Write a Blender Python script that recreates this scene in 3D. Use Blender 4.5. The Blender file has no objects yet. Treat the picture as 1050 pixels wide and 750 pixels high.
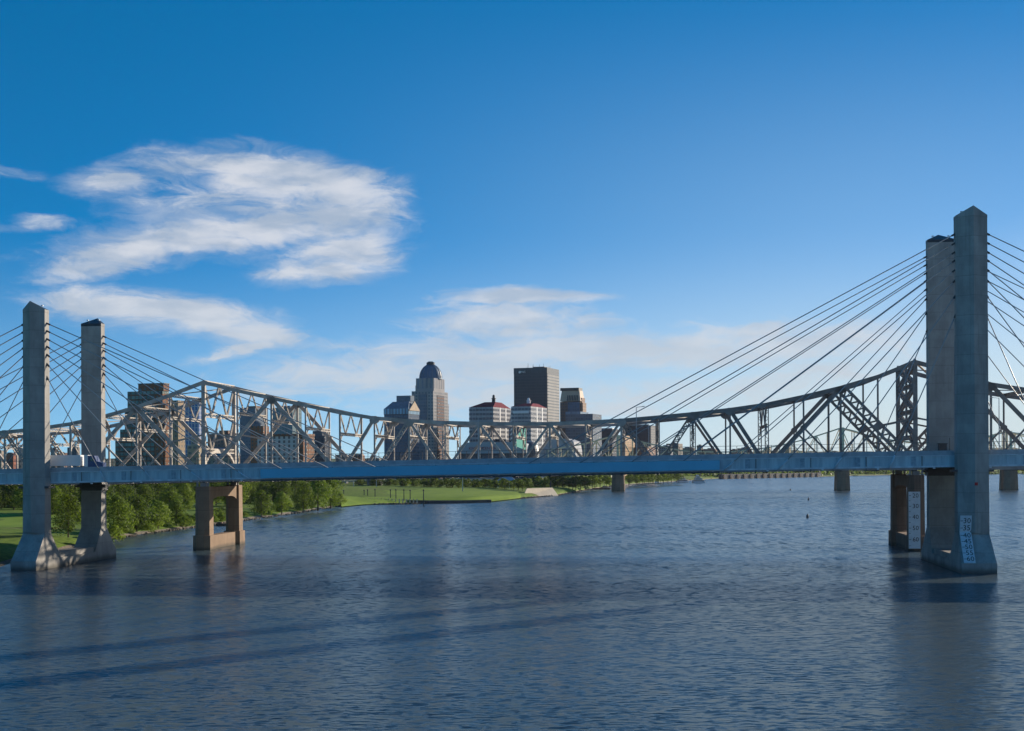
import bpy, bmesh, math, random
from mathutils import Vector, Matrix
random.seed(11)
R = math.radians
S = bpy.context.scene
COL = S.collection

# ------------------------------------------------------------------ camera, sky, sun, exposure
F = 1440.0            # focal length in photo pixels (photo is 1050 wide)
CH = 25.5             # camera height above the river
ROLL = R(0.3)
PX, PY = 525.0, 477.0 # principal point
cam_d = bpy.data.cameras.new('camera')
cam = bpy.data.objects.new('camera', cam_d); COL.objects.link(cam)
cam_d.sensor_width = 36.0
cam_d.lens = 36.0 * F / 1050.0
cam_d.shift_y = (PY - 375.0) / 1050.0
cam_d.clip_start = 1.0
cam_d.clip_end = 60000.0
cam.location = (0, 0, CH)
cam.rotation_euler = (R(90), 0, 0)
cam.rotation_euler = (Matrix.Rotation(R(90), 3, 'X') @ Matrix.Rotation(-ROLL, 3, 'Z')).to_euler()
S.camera = cam

SUN_AZ, SUN_EL = R(45.5), R(16.0)     # azimuth to the right of the view direction
SKY_STRENGTH = 0.085
EXPOSURE = 0.36
SUN_STRENGTH = 5.0
sd = bpy.data.lights.new('sun', 'SUN')
sd.energy = SUN_STRENGTH; sd.angle = R(0.5); sd.color = (1.0, 0.86, 0.68)
sun = bpy.data.objects.new('sun', sd); COL.objects.link(sun)
sdir = Vector((math.sin(SUN_AZ) * math.cos(SUN_EL), math.cos(SUN_AZ) * math.cos(SUN_EL), math.sin(SUN_EL)))
sun.rotation_euler = sdir.to_track_quat('Z', 'Y').to_euler()
sun.location = (300, 0, 300)

S.view_settings.view_transform = 'Standard'
S.view_settings.look = 'None'
S.view_settings.exposure = EXPOSURE
S.view_settings.gamma = 1.0
S.view_settings.use_curve_mapping = False
S.render.engine = 'CYCLES'
S.cycles.use_denoising = True
S.cycles.max_bounces = 6
S.cycles.volume_bounces = 0


class NT:
    """small helper round a node tree"""
    def __init__(s, tree): s.t = tree
    def n(s, kind, ins=None, **props):
        nd = s.t.nodes.new(kind)
        for k, v in props.items(): setattr(nd, k, v)
        for k, v in (ins or {}).items():
            if isinstance(v, bpy.types.NodeSocket): s.t.links.new(v, nd.inputs[k])
            else: nd.inputs[k].default_value = v
        return nd
    def m(s, op, a, b=0.0, c=0.0, clamp=False):
        nd = s.n('ShaderNodeMath', {0: a, 1: b, 2: c}, operation=op, use_clamp=clamp); return nd.outputs[0]
    def v(s, op, a, b=(0, 0, 0)):
        nd = s.n('ShaderNodeVectorMath', {0: a, 1: b}, operation=op)
        return nd.outputs['Value'] if op in ('LENGTH', 'DOT_PRODUCT') else nd.outputs[0]
    def mix(s, f, a, b, blend='MIX'):
        nd = s.n('ShaderNodeMix', data_type='RGBA', blend_type=blend)
        for sock, val in ((nd.inputs[0], f), (nd.inputs[6], a), (nd.inputs[7], b)):
            if isinstance(val, bpy.types.NodeSocket): s.t.links.new(val, sock)
            elif sock == nd.inputs[0]: sock.default_value = val
            else: sock.default_value = (*val[:3], 1)
        return nd.outputs[2]
    def ramp(s, x, lo, hi, a=0.0, b=1.0, smooth=True):
        nd = s.n('ShaderNodeMapRange', {0: x, 1: lo, 2: hi, 3: a, 4: b}, interpolation_type='SMOOTHSTEP' if smooth else 'LINEAR'); return nd.outputs[0]
    def noise(s, vec, scale, detail=4.0, rough=0.5, dist=0.0, color=False):
        nd = s.n('ShaderNodeTexNoise', {'Vector': vec, 'Scale': scale, 'Detail': detail, 'Roughness': rough, 'Distortion': dist})
        return nd.outputs['Color'] if color else nd.outputs[0]
    def sep(s, v):
        nd = s.n('ShaderNodeSeparateXYZ', {0: v}); return nd.outputs
    def comb(s, x, y, z):
        return s.n('ShaderNodeCombineXYZ', {0: x, 1: y, 2: z}).outputs[0]


def build_world():
    w = bpy.data.worlds.new('World'); S.world = w
    w.use_nodes = True
    t = w.node_tree; t.nodes.clear(); N = NT(t)
    d = N.n('ShaderNodeTexCoord').outputs['Generated']
    x, y, z = N.sep(d)
    # a clear, deep summer sky: the gradient above the horizon is steeper than the model's
    zz = N.m('MAXIMUM', z, 0.0)
    z2 = N.m('ADD', 0.13, N.m('MULTIPLY', zz, 3.1))
    dv = N.v('NORMALIZE', N.comb(x, y, z2))
    sky = N.n('ShaderNodeTexSky', {'Vector': dv}, sky_type='NISHITA', sun_disc=False, sun_elevation=SUN_EL,
              sun_rotation=SUN_AZ, altitude=100.0, air_density=1.0, dust_density=0.6, ozone_density=2.0).outputs[0]
    hs = N.n('ShaderNodeHueSaturation', {'Hue': 0.497, 'Saturation': 1.88, 'Value': 1.72, 'Fac': 1.0, 'Color': sky}).outputs[0]
    # clouds, in azimuth and elevation (radians)
    az = N.m('ARCTAN2', x, y)
    el = N.m('ARCTAN2', z, N.m('SQRT', N.m('ADD', N.m('MULTIPLY', x, x), N.m('MULTIPLY', y, y))))
    # milky air low over the river, brighter towards the sun
    milk = N.m('MULTIPLY', N.m('ADD', N.ramp(el, 0.0, 0.17, 0.62, 0.0), N.m('MULTIPLY', N.ramp(el, 0.08, 0.36, 0.27, 0.0), N.ramp(az, -0.3, 0.3, 0.05, 1.15))), N.ramp(az, -0.5, 0.3, 0.5, 1.12))
    milk = N.m('MULTIPLY', milk, N.ramp(el, -0.2, -0.02))
    kk = 1.0 / (SKY_STRENGTH * 2 ** EXPOSURE)
    hs = N.mix(N.m('MINIMUM', milk, 1.0), hs, (0.62 * kk, 0.745 * kk, 0.785 * kk))
    p0 = N.comb(az, el, 0.0)
    wq = N.comb(N.m('MULTIPLY', az, 14.0), N.m('MULTIPLY', el, 34.0), 0.0)
    warp = N.v('SUBTRACT', N.noise(wq, 1.0, 10.0, 0.68, color=True), (0.5, 0.5, 0.5))
    p = N.v('ADD', p0, N.v('MULTIPLY', warp, (0.030, 0.015, 0.0)))
    def lobe(px, py, rx, ry, k, rot=0.0):
        c = ((px + 4 - PX) / F, (PY - py - 8) / F, 0)
        q = N.v('SUBTRACT', p, c)
        if rot:
            q = N.n('ShaderNodeVectorRotate', {'Vector': q, 'Angle': -R(rot)}, rotation_type='Z_AXIS').outputs[0]
        q = N.v('MULTIPLY', q, (F / rx, F / ry, 0))
        return N.ramp(N.v('LENGTH', q), 0.25, 1.25, k, 0.0)
    def union(lst):
        a = lst[0]
        for b in lst[1:]: a = N.m('MAXIMUM', a, b)
        return a
    big = union([lobe(270, 180, 160, 34, .95, -3), lobe(350, 226, 90, 66, .92), lobe(245, 222, 165, 52, .88),
                 lobe(160, 248, 150, 34, .9, 11), lobe(57, 233, 36, 12, .75), lobe(122, 192, 66, 24, .72), lobe(260, 152, 90, 12, .55, -6),
                 lobe(325, 272, 95, 20, .9, 4), lobe(22, 187, 70, 8, .5), lobe(12, 238, 70, 8, .55), lobe(20, 270, 60, 7, .45), lobe(95, 278, 80, 14, .8, 8),
                 lobe(170, 316, 160, 30, .95, -6), lobe(250, 335, 95, 22, .9, -4), lobe(245, 351, 75, 10, .8, 14)])
    core = union([lobe(285, 178, 140, 22, 1.05, -3), lobe(362, 212, 70, 44, 1.0), lobe(350, 255, 75, 26, .95, 8), lobe(135, 262, 120, 20, .92, 12), lobe(240, 238, 145, 24, .88, 6), lobe(250, 205, 150, 24, .72, -3), lobe(57, 233, 24, 9, .8), lobe(128, 192, 36, 14, .8),
                  lobe(320, 273, 75, 12, .9, 4), lobe(160, 312, 140, 20, .95, -6), lobe(245, 331, 85, 15, .92, -4), lobe(240, 352, 60, 6, .8, 14)])
    bank = union([lobe(530, 299, 120, 13, 1.05), lobe(515, 322, 150, 26, 1.05), lobe(420, 345, 150, 20, .85), lobe(465, 366, 290, 46, 1.0, 4),
                  lobe(660, 352, 340, 28, 1.05), lobe(790, 342, 190, 26, 1.0), lobe(560, 400, 360, 36, .85), lobe(800, 385, 200, 24, .75, 6), lobe(330, 385, 160, 20, .7, 6),
                  lobe(1150, 330, 90, 30, .6), lobe(-250, 290, 200, 60, .8), lobe(1700, 220, 300, 80, .8)])
    fq = N.n('ShaderNodeMapping', {'Vector': p, 'Rotation': (0, 0, R(8)), 'Scale': (24, 80, 1)}).outputs[0]
    fib = N.noise(fq, 1.0, 12.0, 0.66, 0.9)
    f2 = N.noise(N.n('ShaderNodeMapping', {'Vector': p, 'Rotation': (0, 0, R(-12)), 'Scale': (12, 26, 1), 'Location': (3, 1, 0)}).outputs[0], 1.0, 6.0, 0.55, 0.3)
    tex = N.m('ADD', N.m('MULTIPLY', fib, 0.62), N.m('MULTIPLY', f2, 0.38))
    dev = N.m('SUBTRACT', tex, 0.5)
    soft = N.ramp(N.m('ADD', big, N.m('MULTIPLY', dev, 2.2)), 0.12, 1.0)
    bright = N.ramp(N.m('ADD', core, N.m('MULTIPLY', dev, 2.6)), 0.25, 0.95)
    a1 = N.m('MULTIPLY', N.m('ADD', N.m('MULTIPLY', soft, 0.52), N.m('MULTIPLY', bright, 0.45)), N.ramp(big, 0.02, 0.3))
    a2 = N.m('MULTIPLY', N.ramp(N.m('ADD', bank, N.m('MULTIPLY', dev, 2.8)), 0.25, 1.2), N.ramp(bank, 0.02, 0.3))
    a2 = N.m('MULTIPLY', a2, 0.9)
    alpha = N.m('MULTIPLY', N.m('MAXIMUM', a1, a2), 0.92)
    shade = N.ramp(N.noise(N.n('ShaderNodeMapping', {'Vector': p, 'Scale': (18, 55, 1), 'Location': (7, 2, 0)}).outputs[0], 1.0, 4.0, 0.5), 0.35, 0.65)
    k = 1.0 / (SKY_STRENGTH * 2 ** EXPOSURE)
    ccol = N.mix(shade, (0.42 * k, 0.50 * k, 0.62 * k), (0.72 * k, 0.74 * k, 0.79 * k))
    ccol = N.mix(N.ramp(el, 0.03, 0.16), (0.60 * k, 0.65 * k, 0.71 * k), ccol)
    full = N.mix(alpha, hs, ccol)
    bg = N.n('ShaderNodeBackground', {'Color': full, 'Strength': SKY_STRENGTH})
    out = N.n('ShaderNodeOutputWorld', {'Surface': bg.outputs[0]})
build_world()

# ------------------------------------------------------------------ helpers
def unp(px, py, Z):
    """the point at depth Z that the photo shows at pixel (px, py)"""
    u, v = px - PX, py - PY
    u, v = u * math.cos(ROLL) - v * math.sin(ROLL), u * math.sin(ROLL) + v * math.cos(ROLL)
    return Vector((u * Z / F, Z, CH - v * Z / F))
def gnd(px, py, z=0.0):
    """the point at height z that the photo shows at pixel (px, py)"""
    a = unp(px, py, 1.0); t = (z - CH) / (a.z - CH)
    return Vector((a.x * t, t, z))
def slope(px, py=477.0):
    return unp(px, py, 1.0).x

class MB:
    def __init__(s): s.v = []; s.f = []; s.uv = []; s.mi = []
    def poly(s, pts, m=0, uv=None):
        b = len(s.v); s.v += [tuple(p) for p in pts]; s.f.append(tuple(range(b, b + len(pts)))); s.mi.append(m)
        s.uv.append(uv or [(0.0, 0.0)] * len(pts)); return s
    def obox(s, o, ax, ay, az, m=0, top=True):
        """parallelepiped from corner o; side faces get uv in metres"""
        o, ax, ay, az = Vector(o), Vector(ax), Vector(ay), Vector(az)
        h = az.length
        c = [o, o + ax, o + ax + ay, o + ay]
        off = 0.0
        for i in range(4):
            a, b = c[i], c[(i + 1) % 4]; L = (b - a).length
            s.poly([a, b, b + az, a + az], m, [(off, 0), (off + L, 0), (off + L, h), (off, h)]); off += L
        if top:
            s.poly([p + az for p in c], m); s.poly(c[::-1], m)
        return s
    def box(s, x0, x1, y0, y1, z0, z1, m=0):
        return s.obox((x0, y0, z0), (x1 - x0, 0, 0), (0, y1 - y0, 0), (0, 0, z1 - z0), m)
    def bar(s, p, q, w, d, side=None, m=0):
        """rectangular bar p-q, w wide across `side`-normal, d along side"""
        p, q = Vector(p), Vector(q); ax = q - p
        if ax.length < 1e-6: return s
        sd_ = Vector(side) if side is not None else Vector((0, 1, 0))
        t = ax.normalized(); sd_ = (sd_ - t * sd_.dot(t)).normalized()
        up = t.cross(sd_).normalized()
        o = p - sd_ * d / 2 - up * w / 2
        return s.obox(o, sd_ * d, up * w, ax, m)
    def tube(s, p, q, r, n=6, r2=None, m=0):
        p, q = Vector(p), Vector(q); t = (q - p).normalized()
        a = t.orthogonal().normalized(); b = t.cross(a); r2 = r if r2 is None else r2
        A = [p + (a * math.cos(6.2832 * i / n) + b * math.sin(6.2832 * i / n)) * r for i in range(n)]
        B = [q + (a * math.cos(6.2832 * i / n) + b * math.sin(6.2832 * i / n)) * r2 for i in range(n)]
        return s.loft([A, B], m)
    def loft(s, rings, m=0, caps=True):
        n = len(rings[0])
        for A, B in zip(rings, rings[1:]):
            u = 0.0
            for i in range(n):
                j = (i + 1) % n; L = (Vector(A[j]) - Vector(A[i])).length
                s.poly([A[i], A[j], B[j], B[i]], m, [(u, A[i][2]), (u + L, A[j][2]), (u + L, B[j][2]), (u, B[i][2])]); u += L
        if caps:
            s.poly(list(rings[0])[::-1], m); s.poly(rings[-1], m)
        return s
    def lathe(s, c, prof, n=16, m=0):
        rings = [[(c[0] + r * math.cos(6.2832 * i / n), c[1] + r * math.sin(6.2832 * i / n), c[2] + z) for i in range(n)] for r, z in prof]
        return s.loft(rings, m)
    def lattice(s, p, q, W, d, nrm, bar=0.3, step=None, m=0, lace=0.14):
        """two flanges W apart laced with zigzag bars, lying in the plane square to nrm"""
        p, q = Vector(p), Vector(q); t = (q - p).normalized(); n_ = Vector(nrm).normalized(); a = t.cross(n_).normalized() * (W / 2)
        s.bar(p + a, q + a, bar, d, nrm, m); s.bar(p - a, q - a, bar, d, nrm, m)
        L = (q - p).length; k = max(2, int(L / (step or W))); k += k % 2
        for i in range(k):
            u, w = p + t * L * i / k, p + t * L * (i + 1) / k; sg = 1 if i % 2 else -1
            s.bar(u + a * sg, w - a * sg, lace, d * .5, nrm, m)
        return s
    def build(s, name, mats, parent=None, smooth=False):
        me = bpy.data.meshes.new(name)
        base = ROOT_LOC.get(root_of(parent).name, Vector()) if parent else Vector()
        me.from_pydata([(a - base.x, b - base.y, c - base.z) for a, b, c in s.v], [], s.f)
        ul = me.uv_layers.new(name='UVMap')
        flat = [c for f in s.uv for p in f for c in p]
        ul.data.foreach_set('uv', flat)
        me.polygons.foreach_set('material_index', s.mi)
        for m in (mats if isinstance(mats, (list, tuple)) else [mats]): me.materials.append(m)
        bm = bmesh.new(); bm.from_mesh(me)
        bmesh.ops.remove_doubles(bm, verts=bm.verts, dist=1e-4)
        bmesh.ops.recalc_face_normals(bm, faces=bm.faces)
        bm.to_mesh(me); bm.free()
        if smooth: me.polygons.foreach_set('use_smooth', [True] * len(me.polygons))
        o = bpy.data.objects.new(name, me); COL.objects.link(o)
        if parent: o.parent = parent
        return o
ROOT_LOC = {}
def root_of(o):
    while o.parent: o = o.parent
    return o
def tag(o, label, cat, group=None):
    o['label'] = label; o['category'] = cat
    if group: o['group'] = group
    return o
def thing(name, label, cat, loc, group=None):
    o = bpy.data.objects.new(name, None); COL.objects.link(o)
    o.location = loc; o.empty_display_size = 2.0
    ROOT_LOC[o.name] = Vector(loc)
    return tag(o, label, cat, group)
def lone(name, mb, mats, label, cat, loc, group=None, smooth=False):
    """a thing that is one mesh, with its origin at loc"""
    t = bpy.data.objects.new('tmp', None); COL.objects.link(t); ROOT_LOC['tmp'] = Vector(loc); t.name = 'tmp'
    ROOT_LOC[t.name] = Vector(loc)
    o = mb.build(name, mats, t, smooth); o.parent = None; o.location = loc
    bpy.data.objects.remove(t)
    return tag(o, label, cat, group)
def copy_thing(o, loc, rz=0.0, sc=(1, 1, 1), label=None):
    c = o.copy(); COL.objects.link(c); c.location = loc; c.rotation_euler = (0, 0, rz); c.scale = sc
    if label: c['label'] = label
    for ch in o.children:
        d = ch.copy(); COL.objects.link(d); d.parent = c
        for g in ch.children:
            e = g.copy(); COL.objects.link(e); e.parent = d
    return c
def text_mesh(mb, txt, o, ax, up, h, m=1, center=True):
    """lettering as flat mesh faces: o = middle of the baseline, ax / up unit vectors, h cap height"""
    cu = bpy.data.curves.new('lettering', 'FONT'); cu.body = txt; cu.size = h / 0.7; cu.align_x = 'CENTER' if center else 'LEFT'; cu.resolution_u = 2
    ob = bpy.data.objects.new('lettering', cu); COL.objects.link(ob)
    me = bpy.data.meshes.new_from_object(ob.evaluated_get(bpy.context.evaluated_depsgraph_get()))
    for pl in me.polygons:
        mb.poly([Vector(o) + Vector(ax) * me.vertices[i].co.x + Vector(up) * me.vertices[i].co.y for i in pl.vertices], m)
    bpy.data.objects.remove(ob); bpy.data.curves.remove(cu); bpy.data.meshes.remove(me)

# ------------------------------------------------------------------ materials
def base_mat(name):
    m = bpy.data.materials.new(name); m.use_nodes = True
    t = m.node_tree; t.nodes.clear(); N = NT(t)
    b = N.n('ShaderNodeBsdfPrincipled'); o = N.n('ShaderNodeOutputMaterial', {'Surface': b.outputs[0]})
    return m, N, b
def setin(N, node, key, val):
    if isinstance(val, bpy.types.NodeSocket): N.t.links.new(val, node.inputs[key])
    elif key == 'Base Color': node.inputs[key].default_value = (*val[:3], 1)
    else: node.inputs[key].default_value = val
def plain(name, c1, c2=None, scale=0.3, rough=0.6, metal=0.0, stretch=(1, 1, 1), bump=0.0, spec=0.4):
    m, N, b = base_mat(name)
    co = N.n('ShaderNodeTexCoord').outputs['Object']
    c2 = c2 or tuple(c * 0.75 for c in c1)
    q = N.v('MULTIPLY', co, stretch)
    nz = N.noise(q, scale, 6.0, 0.6)
    setin(N, b, 'Base Color', N.mix(N.ramp(nz, 0.3, 0.7), c2, c1))
    setin(N, b, 'Roughness', rough); setin(N, b, 'Metallic', metal); setin(N, b, 'Specular IOR Level', spec)
    if bump:
        bn = N.n('ShaderNodeBump', {'Height': nz, 'Strength': bump, 'Distance': 0.3}); setin(N, b, 'Normal', bn.outputs[0])
    return m
def concrete(name, c1, c2, joint=4.6, streak=0.35, wet=2.2):
    m, N, b = base_mat(name)
    co = N.n('ShaderNodeTexCoord').outputs['Object']
    x, y, z = N.sep(co)
    blot = N.noise(N.v('MULTIPLY', co, (1, 1, 0.6)), 0.22, 7.0, 0.62)
    st = N.noise(N.v('MULTIPLY', co, (1.6, 1.6, 0.05)), 1.0, 5.0, 0.6)
    col = N.mix(N.ramp(blot, 0.3, 0.7), c2, c1)
    col = N.mix(N.m('MULTIPLY', N.ramp(st, 0.5, 0.75), streak), col, tuple(c * 0.5 for c in c2))
    # pour lifts: every lift its own slight tone, with a thin joint
    zi = N.m('DIVIDE', z, joint)
    lift = N.n('ShaderNodeTexWhiteNoise', {'W': N.m('FLOOR', zi)}, noise_dimensions='1D').outputs[0]
    col = N.mix(N.m('MULTIPLY', lift, 0.22), col, tuple(c * 0.45 for c in c1))
    fr = N.m('FRACT', zi)
    col = N.mix(N.m('MULTIPLY', N.m('LESS_THAN', fr, 0.035), 0.3), col, tuple(c * 0.4 for c in c2))
    u_, v_, _ = N.sep(N.n('ShaderNodeTexCoord').outputs['UV'])
    pan = N.n('ShaderNodeTexWhiteNoise', {'Vector': N.comb(N.m('FLOOR', N.m('DIVIDE', u_, 1.9)), N.m('FLOOR', N.m('DIVIDE', z, 2.3)), 0.0)}, noise_dimensions='2D').outputs[0]
    col = N.mix(N.m('MULTIPLY', pan, 0.2), col, tuple(c * 0.4 for c in c1))
    patch = N.ramp(N.noise(N.v('MULTIPLY', co, (1, 1, 0.35)), 0.12, 3.0, 0.5), 0.55, 0.7)
    col = N.mix(N.m('MULTIPLY', patch, 0.3), col, tuple(c * 0.5 for c in c2))
    # waterline stain
    stain = N.ramp(N.m('ADD', z, N.m('MULTIPLY', blot, 0.8)), 0.5, wet, 0.75, 0.0)
    col = N.mix(stain, col, (0.05, 0.045, 0.035))
    setin(N, b, 'Base Color', col); setin(N, b, 'Roughness', 0.8); setin(N, b, 'Specular IOR Level', 0.25)
    bn = N.n('ShaderNodeBump', {'Height': blot, 'Strength': 0.3, 'Distance': 0.2}); setin(N, b, 'Normal', bn.outputs[0])
    return m
def facade(name, wall, glass, cw=3.0, ch=3.6, fw=0.6, fh=0.6, wrough=0.8, grough=0.25, vary=0.5, lit=None, gmetal=0.0):
    """wall with a grid of window openings, in metres along the wall (uv)"""
    m, N, b = base_mat(name)
    uv = N.n('ShaderNodeTexCoord').outputs['UV']
    u, v, _ = N.sep(uv)
    ui, vi = N.m('DIVIDE', u, cw), N.m('DIVIDE', v, ch)
    def inside(t, f):
        d = N.m('ABSOLUTE', N.m('SUBTRACT', N.m('FRACT', t), 0.5)); return N.m('LESS_THAN', d, f / 2)
    mask = N.m('MULTIPLY', inside(ui, fw), inside(vi, fh))
    rnd = N.n('ShaderNodeTexWhiteNoise', {'Vector': N.comb(N.m('FLOOR', ui), N.m('FLOOR', vi), 0.0)}, noise_dimensions='2D').outputs[0]
    g = N.mix(N.m('MULTIPLY', rnd, vary), glass, lit or tuple(min(1, c * 2.2 + .03) for c in glass))
    nz = N.noise(N.n('ShaderNodeTexCoord').outputs['Object'], 0.06, 5.0, 0.6)
    wl = N.mix(N.ramp(nz, .3, .7), tuple(c * .8 for c in wall), wall)
    setin(N, b, 'Base Color', N.mix(mask, wl, g))
    setin(N, b, 'Roughness', N.m('ADD', N.m('MULTIPLY', mask, grough - wrough), wrough))
    setin(N, b, 'Specular IOR Level', N.m('ADD', N.m('MULTIPLY', mask, 0.5), 0.2))
    if gmetal: setin(N, b, 'Metallic', N.m('MULTIPLY', mask, gmetal))
    return m

M = {}
M['pylon'] = concrete('pylon_concrete', (0.46, 0.445, 0.42), (0.30, 0.29, 0.275))
M['brown_stone'] = concrete('brown_pier_concrete', (0.36, 0.25, 0.17), (0.26, 0.175, 0.115), joint=6.0, streak=0.3, wet=1.8)
M['dark_stone'] = concrete('weathered_pier_concrete', (0.27, 0.175, 0.13), (0.18, 0.12, 0.09), joint=6.0, streak=0.4, wet=1.8)
M['cap'] = plain('dark_roof_metal', (0.035, 0.045, 0.06), rough=0.45)
M['girder'] = plain('blue_grey_girder_paint', (0.54, 0.69, 0.74), (0.32, 0.45, 0.52), scale=0.8, rough=0.45, stretch=(1, 1, 0.12))
M['splice'] = plain('splice_plate_paint', (0.34, 0.48, 0.56), (0.20, 0.30, 0.38), scale=1.5, rough=0.5)
M['flange'] = plain('pale_flange_paint', (0.66, 0.76, 0.82), (0.42, 0.50, 0.56), scale=0.6, rough=0.5, stretch=(1, 1, .2))
M['barrier'] = plain('barrier_concrete', (0.46, 0.50, 0.53), (0.30, 0.34, 0.38), scale=0.5, rough=0.7)
M['blue_sheet'] = plain('bright_blue_sheeting', (0.12, 0.52, 0.74), (0.10, 0.46, 0.66), scale=0.2, rough=0.4)
M['asphalt'] = plain('deck_asphalt', (0.06, 0.06, 0.06), rough=0.85)
M['steel_dark'] = plain('dark_steel', (0.06, 0.065, 0.075), rough=0.5)
M['cable'] = plain('cable_sheath', (0.40, 0.42, 0.44), (0.34, 0.36, 0.38), rough=0.45)
M['bracket'] = plain('cable_sleeve_paint', (0.62, 0.74, 0.82), rough=0.4)
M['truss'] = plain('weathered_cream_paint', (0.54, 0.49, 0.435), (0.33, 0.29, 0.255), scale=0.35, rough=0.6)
M['truss_shaded'] = plain('shaded_cream_paint', (0.30, 0.27, 0.25), (0.19, 0.17, 0.155), scale=0.35, rough=0.65)  # darker copy of the truss paint: shade of the right half put into colour
M['truss_deck'] = plain('old_deck_steel', (0.34, 0.33, 0.32), (0.22, 0.22, 0.22), scale=0.2, rough=0.6)
M['far_truss'] = plain('yellow_cream_bridge_paint', (0.90, 0.77, 0.50), (0.80, 0.66, 0.40), rough=0.6)
M['white'] = plain('white_paint', (0.84, 0.85, 0.86), (0.76, 0.77, 0.78), rough=0.5)
M['gauge'] = plain('gauge_board_white', (0.70, 0.74, 0.78), (0.60, 0.64, 0.68), scale=1.0, rough=0.5)
M['ink'] = plain('black_lettering', (0.02, 0.02, 0.025), rough=0.6)
M['red_ink'] = plain('red_lettering', (0.38, 0.02, 0.05), rough=0.5)
M['red_lamp'] = plain('red_marker', (0.6, 0.02, 0.02), rough=0.4)
M['galv'] = plain('galvanised_pole', (0.55, 0.56, 0.57), rough=0.45)
M['blue_truck'] = plain('dark_blue_truck_paint', (0.02, 0.06, 0.2), rough=0.3)
M['tyre'] = plain('tyre_rubber', (0.02, 0.02, 0.02), rough=0.8)
M['glass_dark'] = plain('dark_glass', (0.02, 0.03, 0.045), rough=0.12, spec=0.6)
M['bark'] = plain('bark', (0.12, 0.09, 0.065), rough=0.9)
M['red_roof'] = plain('red_roof_metal', (0.20, 0.02, 0.05), rough=0.8, spec=0.05)
M['tan'] = plain('tan_stone', (0.55, 0.42, 0.30), rough=0.8)
M['sand'] = plain('pale_sand_concrete', (0.76, 0.64, 0.46), (0.66, 0.54, 0.38), scale=0.15, rough=0.85)
M['rubble'] = plain('stone_riprap', (0.27, 0.22, 0.16), (0.12, 0.10, 0.075), scale=0.8, rough=0.9, bump=0.8)
M['slate'] = plain('grey_blue_roofing', (0.20, 0.25, 0.31), rough=0.8, spec=0.1)

def foliage(name, c1, c2):
    m, N, b = base_mat(name)
    co = N.n('ShaderNodeTexCoord').outputs['Object']
    oi = N.n('ShaderNodeObjectInfo').outputs['Random']
    nz = N.noise(co, 0.55, 3.0, 0.6)
    fine = N.noise(co, 3.0, 2.0, 0.6)
    col = N.mix(N.ramp(nz, .35, .65), c1, c2)
    col = N.mix(N.m('MULTIPLY', oi, 0.6), col, tuple(c * f for c, f in zip(c2, (1.7, 1.35, 1.0))))
    col = N.mix(N.m('MULTIPLY', N.ramp(fine, .4, .8), 0.3), col, (0.03, 0.06, 0.015))
    setin(N, b, 'Base Color', col); setin(N, b, 'Roughness', 0.6); setin(N, b, 'Specular IOR Level', 0.25)
    tr = N.n('ShaderNodeBsdfTranslucent', {'Color': N.mix(0.5, col, (0.26, 0.38, 0.03))})
    ms = N.n('ShaderNodeMixShader', {0: 0.45, 1: b.outputs[0], 2: tr.outputs[0]})
    o = [n for n in N.t.nodes if n.type == 'OUTPUT_MATERIAL'][0]; N.t.links.new(ms.outputs[0], o.inputs[0])
    return m
M['leaf_mid'] = foliage('mid_green_leaves', (0.065, 0.12, 0.02), (0.12, 0.19, 0.028))
M['leaf_dark'] = foliage('dark_green_leaves', (0.028, 0.06, 0.017), (0.045, 0.085, 0.02))
M['leaf_light'] = foliage('light_green_leaves', (0.12, 0.20, 0.03), (0.18, 0.27, 0.04))

def water_mat():
    m, N, b = base_mat('river_water')
    pos = N.n('ShaderNodeNewGeometry').outputs['Position']
    def layer(scale, sx, sy, rot, det=3.0):
        q = N.n('ShaderNodeMapping', {'Vector': pos, 'Rotation': (0, 0, R(rot)), 'Scale': (sx, sy, 1)}).outputs[0]
        return N.noise(q, scale, det, 0.55)
    wind = N.ramp(layer(0.010, 0.35, 1.0, -10, 5.0), 0.34, 0.66, 0.55, 1.25)
    def tilt(scale, sx, sy, rot, ax, ay, det, dist=0.0):
        q = N.n('ShaderNodeMapping', {'Vector': pos, 'Rotation': (0, 0, R(rot)), 'Scale': (sx, sy, 1)}).outputs[0]
        c = N.noise(q, scale, det, 0.6, dist, color=True)
        return N.v('MULTIPLY', N.v('SUBTRACT', c, (0.5, 0.5, 0.5)), (ax, ay, 0.0))
    t = N.v('ADD', tilt(0.16, 0.55, 1.0, 14, 0.10, 0.20, 3.0), tilt(1.7, 0.38, 1.0, -9, 0.80, 1.80, 6.0, 0.5))
    far_ = N.ramp(N.sep(pos)[1], 170, 650, 0.12, 1.0)
    t = N.v('ADD', t, N.v('MULTIPLY', tilt(0.5, 0.9, 0.16, 5, 0.5, 0.95, 4.0), N.comb(far_, far_, 0.0)))
    t = N.v('MULTIPLY', t, N.comb(wind, wind, 0.0))
    nrm = N.v('NORMALIZE', N.v('ADD', t, (0.0, 0.0, 1.0)))
    tint = layer(0.008, 0.3, 1.0, 8, 4.0)
    setin(N, b, 'Base Color', N.mix(N.ramp(tint, .3, .7), (0.058, 0.092, 0.108), (0.092, 0.122, 0.132)))
    setin(N, b, 'Roughness', 0.22); setin(N, b, 'IOR', 1.333); setin(N, b, 'Specular Tint', (0.74, 0.92, 1.0, 1.0)); setin(N, b, 'Specular IOR Level', 0.5)
    setin(N, b, 'Normal', nrm)
    return m
M['water'] = water_mat()

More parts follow.
